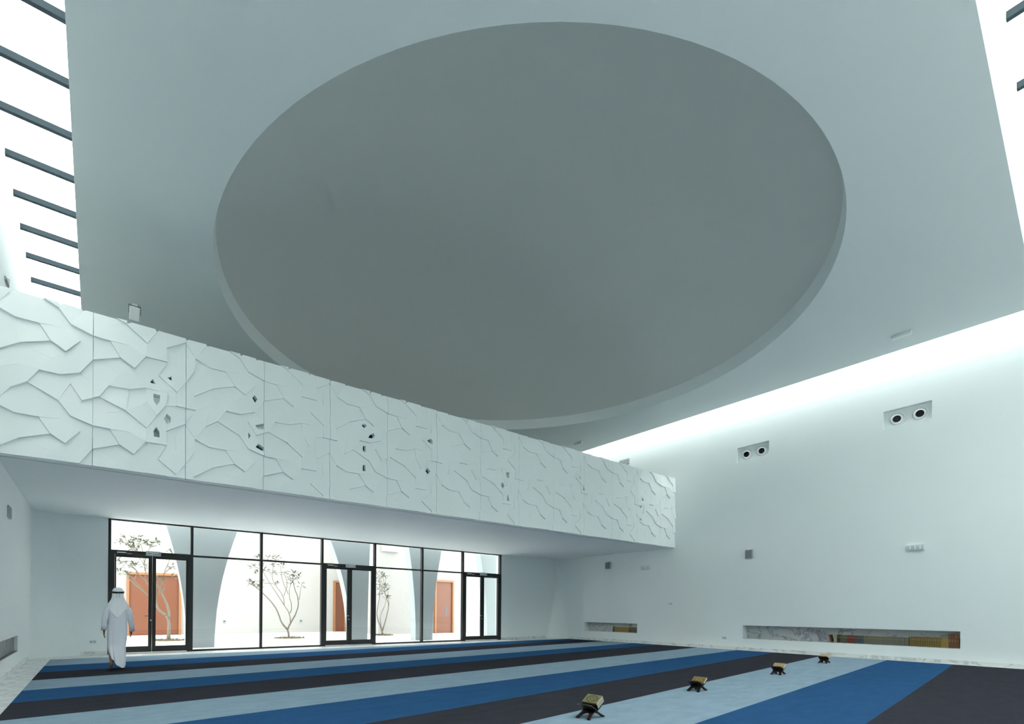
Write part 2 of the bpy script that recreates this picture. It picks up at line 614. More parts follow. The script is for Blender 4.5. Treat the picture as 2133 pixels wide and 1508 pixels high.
# ---- gallery slab and soffit
mb = MB()
mb.box(XW, WR, YM + 0.19, YU, ZB, ZB + 0.5)
o = mb.build('gallery_floor', M['plaster'])
struct(o, 'smooth white underside of the gallery', 'gallery')
o = MB().box(XW, WR, YM + 0.10, YM + 0.19, ZB + 0.05, ZB + 0.4).build('gap_shade_strip', M['midgrey'])  # grey strip: the shade in the gap is put into its colour
struct(o, 'grey strip painting the shade of the gap behind the foot of the relief parapet', 'shade strip')
o = MB().box(XW, WR, YM + 0.20, YU, ZB + 0.5, ZB + 0.515).build('gallery_carpet', M['gallery_carpet'])
struct(o, 'grey blue carpet on the gallery floor behind the parapet', 'carpet')
RELIEF = [[[(0.369,0.258,0.113),(0.170,0.255,0.111),(0.269,0.164,0.116),(0.421,0.115,0.119),(0.544,0.213,0.117)],
[(0.369,0.837,0.113),(0.170,0.834,0.111),(0.269,0.743,0.116),(0.421,0.694,0.119),(0.544,0.792,0.117)],
[(0.265,0.062,0.072),(0.421,0.115,0.074),(0.269,0.164,0.056),(0.003,0.109,0.045),(0.003,0.108,0.045)],
[(0.265,0.641,0.072),(0.421,0.694,0.074),(0.269,0.743,0.056),(0.003,0.688,0.045),(0.003,0.687,0.045)],
[(0.682,0.113,0.072),(0.783,0.216,0.065),(0.544,0.213,0.065),(0.421,0.115,0.073),(0.265,0.062,0.077),(0.198,0.002,0.081),(0.538,0.002,0.080),(0.548,0.004,0.080),(0.665,0.002,0.080),(0.784,0.002,0.080)],
[(0.682,0.692,0.072),(0.783,0.795,0.065),(0.544,0.792,0.065),(0.421,0.694,0.073),(0.265,0.641,0.077),(0.158,0.544,0.084),(0.370,0.549,0.083),(0.548,0.583,0.080),(0.785,0.579,0.080)],
[(0.557,0.307,0.098),(0.544,0.213,0.113),(0.783,0.216,0.091),(0.774,0.314,0.078),(0.765,0.489,0.053),(0.662,0.403,0.075)],
[(0.557,0.886,0.098),(0.544,0.792,0.113),(0.783,0.795,0.091),(0.774,0.893,0.078),(0.769,0.998,0.063),(0.681,0.998,0.071),(0.662,0.982,0.075)],
[(0.337,0.398,0.053),(0.369,0.258,0.111),(0.544,0.213,0.118),(0.557,0.307,0.077)],
[(0.337,0.977,0.053),(0.369,0.837,0.111),(0.544,0.792,0.118),(0.557,0.886,0.077)],
[(0.682,0.113,0.043),(0.889,0.196,0.044),(0.885,0.297,0.037),(0.994,0.391,0.034),(0.774,0.314,0.033),(0.783,0.216,0.039)],
[(0.682,0.692,0.043),(0.889,0.775,0.044),(0.885,0.876,0.037),(0.994,0.970,0.034),(0.774,0.893,0.033),(0.783,0.795,0.039)],
[(0.765,0.489,0.058),(0.774,0.314,0.084),(0.994,0.391,0.071),(0.997,0.394,0.071),(0.997,0.502,0.055),(0.886,0.503,0.055)],
[(0.769,0.998,0.068),(0.774,0.893,0.084),(0.994,0.970,0.071),(0.997,0.973,0.071),(0.997,0.998,0.067)],
[(0.682,0.113,0.065),(0.895,0.021,0.097),(0.997,0.106,0.087),(0.997,0.389,0.032),(0.994,0.391,0.031),(0.885,0.297,0.042),(0.889,0.196,0.062)],
[(0.682,0.692,0.065),(0.895,0.600,0.097),(0.997,0.685,0.087),(0.997,0.968,0.032),(0.994,0.970,0.031),(0.885,0.876,0.042),(0.889,0.775,0.062)],
[(0.682,0.113,0.037),(0.784,0.002,0.057),(0.894,0.002,0.065),(0.895,0.021,0.063)],
[(0.682,0.692,0.037),(0.785,0.579,0.058),(0.765,0.489,0.067),(0.886,0.503,0.074),(0.895,0.600,0.063)],
[(0.895,0.021,0.079),(0.894,0.002,0.083),(0.997,0.002,0.083),(0.997,0.106,0.063)],
[(0.895,0.600,0.079),(0.886,0.503,0.098),(0.997,0.502,0.098),(0.997,0.685,0.063)],
[(0.337,0.398,0.092),(0.557,0.307,0.112),(0.662,0.403,0.096),(0.559,0.487,0.080)],
[(0.337,0.977,0.092),(0.557,0.886,0.112),(0.662,0.982,0.096),(0.642,0.998,0.093),(0.389,0.998,0.089)],
[(0.337,0.398,0.081),(0.559,0.487,0.081),(0.548,0.583,0.038),(0.370,0.549,0.022)],
[(0.337,0.398,0.116),(0.370,0.549,0.047),(0.158,0.544,0.035),(0.062,0.457,0.070)],
[(0.337,0.977,0.116),(0.341,0.998,0.107),(0.240,0.998,0.100)],
[(0.548,0.583,0.059),(0.559,0.487,0.083),(0.662,0.403,0.114),(0.765,0.489,0.107),(0.785,0.579,0.089)],
[(0.003,0.109,0.094),(0.269,0.164,0.094),(0.170,0.255,0.080),(0.003,0.258,0.076)],
[(0.003,0.688,0.094),(0.269,0.743,0.094),(0.170,0.834,0.080),(0.003,0.837,0.076)],
[(0.198,0.002,0.081),(0.265,0.062,0.071),(0.003,0.108,0.043),(0.003,0.002,0.069)],
[(0.158,0.544,0.087),(0.265,0.641,0.071),(0.003,0.687,0.043),(0.003,0.440,0.103),(0.062,0.457,0.102)],
[(0.003,0.258,0.125),(0.170,0.255,0.122),(0.369,0.258,0.116),(0.337,0.398,0.057),(0.073,0.349,0.084),(0.003,0.373,0.076)],
[(0.003,0.837,0.125),(0.170,0.834,0.122),(0.369,0.837,0.116),(0.337,0.977,0.057),(0.073,0.928,0.084),(0.003,0.951,0.076)],
[(0.337,0.398,0.064),(0.062,0.457,0.037),(0.003,0.440,0.044),(0.003,0.373,0.073),(0.073,0.349,0.083)],
[(0.337,0.977,0.064),(0.240,0.998,0.054),(0.003,0.998,0.053),(0.003,0.951,0.073),(0.073,0.928,0.083)],
],[[(0.003,0.400,0.070),(0.113,0.501,0.054),(0.003,0.502,0.055)],
[(0.003,0.111,0.086),(0.103,0.202,0.075),(0.112,0.297,0.057),(0.003,0.384,0.033)],
[(0.003,0.690,0.086),(0.103,0.781,0.075),(0.112,0.876,0.057),(0.003,0.963,0.033)],
[(0.003,0.384,0.053),(0.112,0.297,0.061),(0.240,0.401,0.068),(0.297,0.555,0.071),(0.113,0.501,0.060),(0.003,0.400,0.053)],
[(0.003,0.963,0.053),(0.112,0.876,0.061),(0.240,0.980,0.068),(0.246,0.998,0.069),(0.024,0.998,0.055),(0.003,0.979,0.053)],
[(0.098,0.002,0.082),(0.095,0.021,0.079),(0.003,0.106,0.062),(0.003,0.002,0.083)],
[(0.003,0.502,0.098),(0.113,0.501,0.098),(0.095,0.600,0.079),(0.003,0.685,0.062)],
[(0.003,0.106,0.050),(0.095,0.021,0.082),(0.323,0.107,0.084),(0.282,0.257,0.041),(0.112,0.297,0.012),(0.103,0.202,0.036),(0.003,0.111,0.049)],
[(0.003,0.685,0.050),(0.095,0.600,0.082),(0.323,0.686,0.084),(0.282,0.836,0.041),(0.112,0.876,0.012),(0.103,0.781,0.036),(0.003,0.690,0.049)],
[(0.539,0.002,0.095),(0.604,0.055,0.088),(0.323,0.107,0.040),(0.095,0.021,0.037),(0.098,0.002,0.042)],
[(0.113,0.501,0.067),(0.297,0.555,0.073),(0.496,0.545,0.099),(0.604,0.634,0.088),(0.323,0.686,0.040),(0.095,0.600,0.037)],
[(0.112,0.297,0.069),(0.282,0.257,0.080),(0.495,0.256,0.082),(0.698,0.267,0.081),(0.671,0.382,0.051),(0.391,0.457,0.030),(0.240,0.401,0.043)],
[(0.112,0.876,0.069),(0.282,0.836,0.080),(0.495,0.835,0.082),(0.698,0.846,0.081),(0.671,0.961,0.051),(0.533,0.998,0.041),(0.288,0.998,0.039),(0.240,0.980,0.043)],
[(0.282,0.257,0.029),(0.323,0.107,0.092),(0.601,0.163,0.086),(0.495,0.256,0.042)],
[(0.282,0.836,0.029),(0.323,0.686,0.092),(0.601,0.742,0.086),(0.495,0.835,0.042)],
[(0.739,0.113,0.133),(0.878,0.207,0.113),(0.698,0.267,0.081),(0.495,0.256,0.071),(0.601,0.163,0.108)],
[(0.739,0.692,0.133),(0.878,0.786,0.113),(0.698,0.846,0.081),(0.495,0.835,0.071),(0.601,0.742,0.108)],
[(0.739,0.113,0.086),(0.601,0.163,0.051),(0.323,0.107,0.040),(0.604,0.055,0.092)],
[(0.739,0.692,0.086),(0.601,0.742,0.051),(0.323,0.686,0.040),(0.604,0.634,0.092)],
[(0.997,0.259,0.076),(0.785,0.295,0.067),(0.671,0.382,0.054),(0.698,0.267,0.068),(0.878,0.207,0.080),(0.739,0.113,0.088),(0.604,0.055,0.092),(0.539,0.002,0.097),(0.867,0.002,0.104),(0.873,0.003,0.104),(0.997,0.106,0.095)],
[(0.997,0.838,0.076),(0.785,0.874,0.067),(0.671,0.961,0.054),(0.698,0.846,0.068),(0.878,0.786,0.080),(0.739,0.692,0.088),(0.604,0.634,0.092),(0.496,0.545,0.100),(0.684,0.543,0.105),(0.873,0.582,0.104),(0.997,0.685,0.095)],
[(0.496,0.545,0.047),(0.391,0.457,0.064),(0.671,0.382,0.096),(0.684,0.543,0.057)],
[(0.533,0.998,0.080),(0.671,0.961,0.096),(0.674,0.998,0.087)],
[(0.496,0.545,0.097),(0.297,0.555,0.073),(0.240,0.401,0.087),(0.391,0.457,0.097)],
[(0.684,0.543,0.054),(0.671,0.382,0.089),(0.781,0.503,0.069),(0.958,0.545,0.071),(0.873,0.582,0.057)],
[(0.997,0.106,0.043),(0.873,0.003,0.060),(0.876,0.002,0.061),(0.997,0.002,0.068)],
[(0.997,0.685,0.043),(0.873,0.582,0.060),(0.958,0.545,0.075),(0.781,0.503,0.074),(0.894,0.408,0.104),(0.997,0.438,0.103)],
[(0.671,0.382,0.086),(0.785,0.295,0.104),(0.894,0.408,0.070),(0.781,0.503,0.051)],
[(0.671,0.961,0.086),(0.785,0.874,0.104),(0.894,0.987,0.070),(0.882,0.998,0.068),(0.705,0.998,0.075)],
[(0.997,0.374,0.075),(0.894,0.408,0.064),(0.785,0.295,0.115),(0.997,0.259,0.125)],
[(0.997,0.953,0.075),(0.894,0.987,0.064),(0.785,0.874,0.115),(0.997,0.838,0.125)],
[(0.997,0.438,0.044),(0.894,0.408,0.057),(0.997,0.374,0.072)],
[(0.931,0.998,0.052),(0.894,0.987,0.057),(0.997,0.953,0.072),(0.997,0.998,0.053)],
],]
HOLES = [('d', [[0.761, 5.286], [0.81, 5.203], [0.718, 5.212]]), ('d', [[0.985, 5.371], [1.049, 5.418], [1.05, 5.331]]), ('w', [[0.774, 5.033], [0.877, 5.025], [0.87, 4.921], [0.822, 4.818], [0.773, 4.897]]), ('w', [[0.979, 4.73], [1.044, 4.676], [1.04, 4.583], [0.985, 4.536], [0.936, 4.623]]), ('g', [[0.82, 4.454], [0.869, 4.379], [0.872, 4.272], [0.785, 4.27], [0.775, 4.37]]), ('d', [[2.459, 5.439], [2.513, 5.368], [2.469, 5.288], [2.415, 5.371]]), ('w', [[2.474, 4.851], [2.636, 4.916], [2.631, 4.811], [2.528, 4.783]]), ('w', [[2.348, 4.688], [2.396, 4.63], [2.354, 4.559]]), ('d', [[2.536, 4.5], [2.645, 4.436], [2.629, 4.353], [2.483, 4.416]]), ('d', [[4.743, 5.388], [4.801, 5.409], [4.851, 5.377], [4.796, 5.31], [4.737, 5.34]]), ('d', [[4.907, 5.164], [5.01, 5.236], [5.041, 5.179], [4.981, 5.111], [4.877, 5.098]]), ('d', [[4.761, 4.91], [4.835, 4.917], [4.83, 4.771], [4.762, 4.793]]), ('d', [[4.765, 4.476], [4.829, 4.492], [4.834, 4.351], [4.76, 4.344]]), ('d', [[6.443, 5.369], [6.547, 5.435], [6.6, 5.372], [6.573, 5.286]]), ('d', [[6.398, 4.622], [6.456, 4.714], [6.544, 4.631], [6.468, 4.538]]), ('d', [[8.965, 5.013], [9.077, 5.032], [9.052, 4.853], [8.984, 4.887]]), ('d', [[8.787, 4.693], [8.844, 4.712], [8.898, 4.636], [8.832, 4.551], [8.784, 4.602]]), ('d', [[9.033, 4.435], [9.085, 4.254], [8.982, 4.24], [8.994, 4.344]]), ('d', [[11.922, 5.439], [11.991, 5.355], [11.946, 5.271]]), ('d', [[12.119, 5.171], [12.178, 4.998], [12.075, 4.983]]), ('d', [[15.187, 5.237], [15.282, 5.108], [15.175, 5.08]]), ('d', [[15.007, 4.848], [15.198, 4.946], [15.107, 4.818]]), ('d', [[15.047, 4.498], [15.205, 4.387], [15.055, 4.404]])]
TREES = [(2.2, 22.57, [[(0.02, -0.01), (0.04, 0.41), (0.05, 0.73), (-0.03, 0.95)], [(-0.03, 0.95), (-0.2, 1.09), (-0.31, 1.18), (-0.39, 1.48), (-0.4, 1.83), (-0.57, 2.11), (-0.69, 2.21)], [(0.05, 0.84), (0.04, 1.23), (-0.21, 1.84), (-0.36, 2.18)], [(-0.24, 1.84), (-0.12, 1.98), (-0.16, 2.23), (-0.36, 2.36)], [(-0.3, 1.73), (-0.2, 2.19), (-0.18, 2.55), (0.03, 3.09), (0.06, 3.35)], [(-0.4, 1.55), (-0.54, 1.65), (-0.66, 1.72), (-1.1, 2.29), (-1.3, 2.53), (-1.44, 2.62)], [(-0.54, 1.65), (-1.27, 2.29), (-1.31, 2.49)], [(-1.1, 2.29), (-1.0, 2.54), (-1.04, 2.71), (-1.19, 2.84)], [(-0.69, 2.21), (-0.75, 2.34), (-0.95, 2.51), (-1.04, 2.71), (-1.3, 2.83)], [(-0.75, 2.34), (-0.72, 2.66), (-0.78, 2.94), (-0.99, 3.2), (-1.02, 3.54)], [(-0.99, 3.2), (-1.25, 3.56), (-1.42, 3.92)], [(-0.99, 3.2), (-1.13, 3.53), (-1.53, 3.74)], [(-0.78, 2.94), (-0.67, 3.47), (-0.49, 3.66)], [(-1.02, 3.54), (-0.88, 3.83)], [(-0.18, 2.55), (0.06, 2.81), (0.19, 2.85)], [(-0.4, 1.83), (-0.33, 2.4)], [(-0.75, 2.66), (-0.84, 3.56), (-1.05, 3.82)]], [(-1.5, 3.71), (-1.28, 3.69), (-1.05, 3.85), (-0.9, 3.76), (-1.22, 3.56), (-1.02, 3.54), (-0.76, 3.7), (-0.49, 3.69), (-0.4, 3.72), (0.03, 3.45), (0.12, 3.35), (-1.61, 3.02), (-1.47, 2.96), (-1.3, 2.83), (-1.16, 2.88), (-1.04, 2.88), (-1.55, 2.58), (-1.36, 2.52), (-0.75, 2.87), (0.06, 2.81), (0.16, 2.78), (-0.33, 2.4), (-0.27, 2.33), (0.13, 2.45), (-1.14, 3.78), (-1.39, 3.86), (-0.61, 3.58), (-1.11, 3.43)]), (6.65, 22.09, [[(0.01, 0.01), (0.01, 0.18), (-0.03, 0.36)], [(-0.03, 0.36), (-0.28, 0.65), (-0.35, 0.97), (-0.54, 1.4), (-0.96, 1.85), (-1.34, 2.18), (-1.6, 2.28)], [(-0.03, 0.36), (0.1, 0.65), (0.31, 1.12), (0.37, 1.65), (0.13, 2.23), (0.15, 2.7)], [(0.1, 0.65), (0.05, 1.06), (-0.18, 1.41), (-0.46, 1.86), (-0.75, 2.31), (-1.02, 2.76), (-1.29, 3.3)], [(0.06, 1.06), (0.12, 1.35), (-0.07, 1.87), (0.04, 2.46), (0.45, 2.71)], [(-0.18, 1.41), (-0.23, 1.81), (-0.63, 2.32), (-0.75, 2.77), (-0.59, 3.35)], [(-0.07, 1.87), (-0.36, 2.5), (-0.42, 3.02)], [(0.37, 1.65), (0.54, 2.24)], [(-0.63, 2.32), (-1.13, 2.35)], [(-0.75, 2.77), (-1.4, 3.02)], [(-0.23, 1.81), (-0.1, 2.34), (-0.3, 2.79)]], [(-1.29, 3.36), (-0.59, 3.41), (-1.45, 3.01), (-0.42, 3.07), (-0.97, 2.87), (-1.24, 2.74), (-1.55, 2.28), (-1.07, 2.41), (-0.52, 2.32), (-1.18, 2.18), (-0.3, 2.79), (0.15, 2.79), (0.45, 2.65), (0.57, 2.27), (-0.75, 3.05), (-0.07, 2.51), (0.04, 2.34), (-0.7, 3.34), (-0.92, 3.33), (-1.39, 2.23), (-0.36, 3.13), (-0.64, 2.77), (0.21, 2.58), (-1.66, 2.33), (-1.08, 3.09)]), (11.24, 22.27, [[(-0.01, 0.05), (-0.08, 0.34)], [(-0.08, 0.34), (-0.29, 0.81), (-0.33, 1.33), (-0.28, 1.99), (-0.23, 2.71)], [(-0.03, 0.21), (0.11, 0.74), (0.22, 1.47), (0.12, 1.73), (0.01, 1.99), (0.1, 2.52), (-0.02, 3.05)], [(0.22, 1.47), (0.25, 2.0), (0.28, 2.27)], [(-0.08, 0.34), (-0.18, 0.94), (-0.0, 1.47), (0.07, 1.8)], [(0.01, 1.99), (-0.23, 2.38), (-0.34, 2.9)], [(0.12, 2.52), (0.24, 2.86)]], [(-0.31, 3.03), (-0.02, 3.05), (0.2, 2.86), (-0.23, 2.71), (0.13, 2.46), (-0.08, 2.39), (-0.26, 2.25), (0.28, 2.27), (0.07, 1.8), (-0.23, 1.99), (0.25, 1.87), (-0.13, 2.84), (0.09, 2.92), (-0.01, 2.19), (-0.37, 2.51)])]

# ---- gallery parapet: cast relief panels built of tilted facets, with small cut windows
par = empty('wall_gallery')
struct(par, 'white gallery parapet of relief panels with angular overlapping facets', 'parapet')
PW, PX0, PH = 1.361, -0.0825, ZT - ZB
TH = 0.10                                   # panel thickness
facet_cache = {}


def facet_geo(Q, x0):
    """prism of a facet: front follows the tilted heights, sides run back to the panel"""
    n = len(Q)
    v = [(x0 + s * PW, YM - h, ZB + t * PH) for s, t, h in Q] + [(x0 + s * PW, YM + 0.004, ZB + t * PH) for s, t, h in Q]
    f = [list(range(n)), list(range(2 * n - 1, n - 1, -1))] + [(i, (i + 1) % n, n + (i + 1) % n, n + i) for i in range(n)]
    return v, f


def cut(o, cutters):
    for c in cutters:
        md = o.modifiers.new('cut', 'BOOLEAN')
        md.operation = 'DIFFERENCE'
        md.solver = 'EXACT'
        md.object = c
    dg = bpy.context.evaluated_depsgraph_get()
    me = bpy.data.meshes.new_from_object(o.evaluated_get(dg))
    o.modifiers.clear()
    o.data = me


holes = []
for kind, P in HOLES:
    if sum((P[i][0] * P[(i + 1) % len(P)][1] - P[(i + 1) % len(P)][0] * P[i][1]) for i in range(len(P))) < 0:
        P = P[::-1]
    c = MB().prism(P, 'y', YM - 0.4, YM + 0.3).build('cutter', M['panel'])
    holes.append((kind, P, c, min(p[0] for p in P), max(p[0] for p in P), min(p[1] for p in P), max(p[1] for p in P)))

for k in range(-1, 13):
    x0 = PX0 + k * PW
    a, b = max(x0 + 0.002, XW), min(x0 + PW - 0.002, WR)
    base = MB().box(a, b, YM, YM + TH, ZB, ZT).build('relief_panel', M['panel'], par)
    hs = [h for h in holes if h[4] > a and h[3] < b]
    if hs:
        cut(base, [h[2] for h in hs])
    for kind, P, c, *_ in hs:
        if kind == 'w':
            continue
        MB().prism([(min(max(p[0], a), b), p[1]) for p in P], 'y', YM + 0.035, YM + 0.05).build(
            'window_pane', M['dark_glass'] if kind == 'd' else M['grey_glass'], base)
    joined = MB()
    for fi, Q in enumerate(RELIEF[k % 2]):
        s0, s1 = (a - x0) / PW, (b - x0) / PW
        clipped = k in (-1, 12)
        QQ = Q
        if clipped:
            QQ = clip_poly(clip_poly(Q, 0, s0 + 0.001, 1), 0, s1 - 0.001, -1)
            if len(QQ) < 3:
                continue
        fx0, fx1 = x0 + min(q[0] for q in QQ) * PW, x0 + max(q[0] for q in QQ) * PW
        fz0, fz1 = ZB + min(q[1] for q in QQ) * PH, ZB + max(q[1] for q in QQ) * PH
        cs = [h[2] for h in hs if h[4] > fx0 and h[3] < fx1 and h[6] > fz0 and h[5] < fz1]
        if k >= 8 and not cs:
            v, f = facet_geo(QQ, x0)
            joined.add(v, f)
            continue
        if clipped or cs:
            v, f = facet_geo(QQ, x0)
            o = MB().add(v, f).build('facet', M['panel'], base)
            if cs:
                cut(o, cs)
        else:
            key = (k % 2, fi)
            if key not in facet_cache:
                v, f = facet_geo(QQ, 0.0)
                facet_cache[key] = MB().add(v, f).mesh('facet', M['panel'])
            link('facet', facet_cache[key], base, (x0, 0, 0))
    if joined.v:
        o = joined.build('facet', M['panel'], base)
        o['kind'] = 'stuff'
for h in holes:
    bpy.data.objects.remove(h[2], do_unlink=True)

# ================================================================== GLAZED FRONT
POST = [0.25, 2.18, 4.09, 6.02, 7.94, 9.90, 11.80, 13.745]
DOORBAY = (0, 3, 6)
ZTR = 2.74
gw = empty('window_4', (0, YB, 0))
struct(gw, 'full width glass front with dark mullions below the gallery', 'window')
for i, x in enumerate(POST):
    wdt = 0.035
    MB().bbox(x - wdt, x + wdt, 0.0, 0.13, 0.0, ZB, 0.005).build('mullion', M['frame'], gw)
for i in range(7):
    a, b = POST[i] + 0.035, POST[i + 1] - 0.035
    MB().box(a, b, 0.02, 0.11, ZB - 0.035, ZB).build('head_rail', M['frame'], gw)
    MB().box(a, b, 0.055, 0.067, ZTR + (0.045 if i in DOORBAY else 0.025), ZB - 0.035).build('pane', M['glass_wall'], gw)
    if i in DOORBAY:
        continue
    MB().box(a, b, 0.01, 0.12, ZTR - 0.025, ZTR + 0.025).build('transom', M['frame'], gw)
    MB().box(a, b, 0.01, 0.12, 0.0, 0.05).build('sill_rail', M['frame'], gw)
    MB().box(a, b, 0.055, 0.067, 0.05, ZTR - 0.025).build('pane', M['glass_wall'], gw)

door_lab = ['black framed double glass door nearest the walking person', 'middle black framed double glass door of the glass front',
            'far right black framed double glass door of the glass front']
sign_lab = ['small exit sign above the glass door nearest the person', 'small exit sign above the middle glass door',
            'small exit sign above the far right glass door']
for n, i in enumerate(DOORBAY):
    a, b = POST[i], POST[i + 1]
    d = empty('door_%d' % (n + 1), ((a + b) / 2, YB, 0))
    struct(d, door_lab[n], 'door')
    hw = (b - a) / 2
    fr = MB()
    fr.bbox(-hw - 0.03, -hw + 0.115, -0.012, 0.14, 0, ZTR + 0.04, 0.004)
    fr.bbox(hw - 0.115, hw + 0.03, -0.012, 0.14, 0, ZTR + 0.04, 0.004)
    fr.bbox(-hw + 0.115, hw - 0.115, -0.012, 0.14, 2.67, ZTR + 0.04, 0.004)
    fr.build('door_frame', M['frame'], d)
    MB().box(-hw + 0.115, hw - 0.115, -0.01, 0.13, 0.0, 0.02).build('threshold', M['steel'], d)
    for s in (-1, 1):
        x0, x1 = (-hw + 0.118, -0.003) if s < 0 else (0.003, hw - 0.118)
        lf = MB()
        st = 0.085
        lf.bbox(x0, x0 + (0.03 if s < 0 else st), 0.0, 0.06, 0.03, 2.665, 0.003)
        lf.bbox(x1 - (st if s < 0 else 0.03), x1, 0.0, 0.06, 0.03, 2.665, 0.003)
        la, lb = (x0 + 0.03, x1 - st) if s < 0 else (x0 + st, x1 - 0.03)
        lf.box(la, lb, 0.0, 0.06, 0.03, 0.19)
        lf.box(la, lb, 0.0, 0.06, 2.60, 2.665)
        leaf = lf.build('door_leaf', M['frame'], d)
        MB().box(la, lb, 0.024, 0.036, 0.19, 2.60).build('pane', M['glass_wall'], leaf)
        if s < 0:
            hd = MB()
            hd.tube([(-0.045, 0.0, 1.02), (-0.045, -0.055, 1.02)], [0.011, 0.011], 8)
            hd.tube([(-0.045, -0.055, 1.02), (-0.17, -0.055, 1.02)], [0.010, 0.009], 8)
            hd.build('handle', M['black'] if n == 0 else M['steel'], leaf)
            MB().lathe([(0.0, 0.0), (0.02, 0.0), (0.02, 0.012), (0.0, 0.012)], 12, mat=Matrix.Translation((-0.03, -0.001, 0.90)) @ Matrix.Rotation(R(90), 4, 'X')).build('lock', M['steel'], leaf)
    cl = MB()
    cl.bbox(-hw + 0.16, -hw + 0.36, -0.055, -0.013, 2.70, 2.735, 0.004)
    cl.tube([(-hw + 0.33, -0.045, 2.705), (-hw + 0.50, -0.09, 2.695), (-hw + 0.40, -0.02, 2.672)], [0.008] * 3, 6)
    cl.build('door_closer', M['steel'], d)
    # exit sign plate
    sg = empty('exit_sign', ((a + b) / 2 + 0.02, YB - 0.013, 2.735))
    tag(sg, sign_lab[n], 'sign')
    MB().bbox(-0.175, 0.175, -0.035, 0.0, -0.062, 0.062, 0.004).build('sign_box', M['offwhite'], sg)
    gl = MB()
    gl.box(-0.165, 0.165, -0.037, -0.0345, 0.048, 0.056)
    gl.box(-0.165, 0.165, -0.037, -0.0345, -0.056, -0.048)
    gl.box(-0.165, -0.157, -0.037, -0.0345, -0.048, 0.048)
    gl.box(0.157, 0.165, -0.037, -0.0345, -0.048, 0.048)
    gl.prism([(-0.135, 0.0), (-0.10, 0.03), (-0.10, 0.008), (-0.03, 0.008), (-0.03, -0.008), (-0.10, -0.008), (-0.10, -0.03)], 'y', -0.037, -0.0345)
    x = 0.0
    for ww, z0, z1 in ((0.012, -0.03, 0.02), (0.03, -0.03, -0.012), (0.01, -0.03, 0.03), (0.035, -0.03, -0.01), (0.012, -0.03, 0.015), (0.02, -0.03, 0.03)):
        gl.box(x, x + ww, -0.037, -0.0345, z0, z1)
        x += ww + 0.006
    gl.build('sign_marks', M['midgrey'], sg)

# ================================================================== COURTYARD
gr = MB().box(-18, 30, YB + 0.02, 34, -0.25, -0.015).build('courtyard_ground', M['paving'])
struct(gr, 'pale polished paving of the courtyard', 'ground')
YCW, YBK = 27.2, 23.0
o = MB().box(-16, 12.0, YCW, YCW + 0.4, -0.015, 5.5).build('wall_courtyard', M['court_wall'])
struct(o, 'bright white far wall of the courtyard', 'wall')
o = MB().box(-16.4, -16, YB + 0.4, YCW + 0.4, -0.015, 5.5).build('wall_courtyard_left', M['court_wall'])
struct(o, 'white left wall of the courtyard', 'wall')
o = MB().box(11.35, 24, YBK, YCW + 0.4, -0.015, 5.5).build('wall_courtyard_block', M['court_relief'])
struct(o, 'roughly textured white building block right of the trees', 'wall')

# arcade: flared columns in one row, shaded on our side
arc = empty('arcade', (0, 18.0, 0))
struct(arc, 'white arcade of flared columns outside the glass front', 'arcade')
ZA = 6.0
for L_, Rr, cl_, cr_ in ((-3.3, -2.5, 0.040, 0.046), (2.26, 3.06, 0.040, 0.046), (7.72, 8.42, 0.056, 0.006), (10.57, 11.39, 0.024, 0.030), (14.34, 15.2, 0.031, 0.04)):
    zz = [ZA * k / 24 for k in range(25)]
    P = [(L_ - cl_ * z * z, z) for z in zz] + [(Rr + cr_ * z * z, z) for z in reversed(zz)]
    P = [(x, z - 0.015 if z == 0 else z) for x, z in P]
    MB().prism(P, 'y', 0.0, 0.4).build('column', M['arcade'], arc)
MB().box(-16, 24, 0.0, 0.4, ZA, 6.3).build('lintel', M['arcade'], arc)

def wood_door(name, x0, x1, y, h, lab, leaves=1):
    d = empty(name, ((x0 + x1) / 2, y, 0))
    struct(d, lab, 'door')
    hw = (x1 - x0) / 2
    f = MB()
    f.box(-hw, -hw + 0.1, -0.14, -0.001, -0.01, h)
    f.box(hw - 0.1, hw, -0.14, -0.001, -0.01, h)
    f.box(-hw + 0.1, hw - 0.1, -0.14, -0.001, h - 0.1, h)
    f.build('door_frame', M['frame_wood'], d)
    n = leaves
    for k in range(n):
        a = -hw + 0.1 + (2 * hw - 0.2) * k / n
        b = -hw + 0.1 + (2 * hw - 0.2) * (k + 1) / n
        lf = MB().box(a + 0.004, b - 0.004, -0.06, -0.01, 0.0, h - 0.104).build('door_leaf', M['door_wood'], d)
        MB().box(a + 0.03, b - 0.03, -0.066, -0.059, 0.1, h * 0.26).build('door_panel', M['door_wood'], lf)
        MB().box(a + 0.03, b - 0.03, -0.066, -0.059, h * 0.29, h - 0.2).build('door_panel', M['door_wood'], lf)
    return d


wood_door('door_4', 1.04, 3.17, YCW, 2.83, 'wide orange brown wooden door behind the tree nearest the person', 2)
wood_door('door_5', 10.62, 11.33, YCW, 2.83, 'narrow brown wooden door half hidden by an arcade column')
d6 = wood_door('door_6', 14.62, 15.86, YBK, 2.86, 'brown wooden door with slim dark glass slot on the textured block')
MB().box(0.10, 0.20, -0.069, -0.066, 0.95, 1.45).build('door_slot', M['dark_glass'], d6)
for nm, x, y_, z, lab in (('socket', 8.82, YCW, 0.60, 'small dark outlet box low on the courtyard wall right of the middle tree'),
                          ('socket', 5.05, YCW, 0.60, 'small dark outlet box low on the courtyard wall left of the middle tree')):
    e = empty('outlet_box', (x, y_, z))
    tag(e, lab, 'outlet')
    MB().bbox(-0.065, 0.065, -0.05, 0.0, -0.065, 0.065, 0.008).build('housing', M['midgrey'], e)
    MB().box(-0.04, 0.04, -0.056, -0.049, -0.02, 0.03).build('flap', M['black'], e)
e = empty('wall_vent', (11.95, YBK, 4.35))
tag(e, 'pale louvred box high on the textured courtyard block', 'vent')
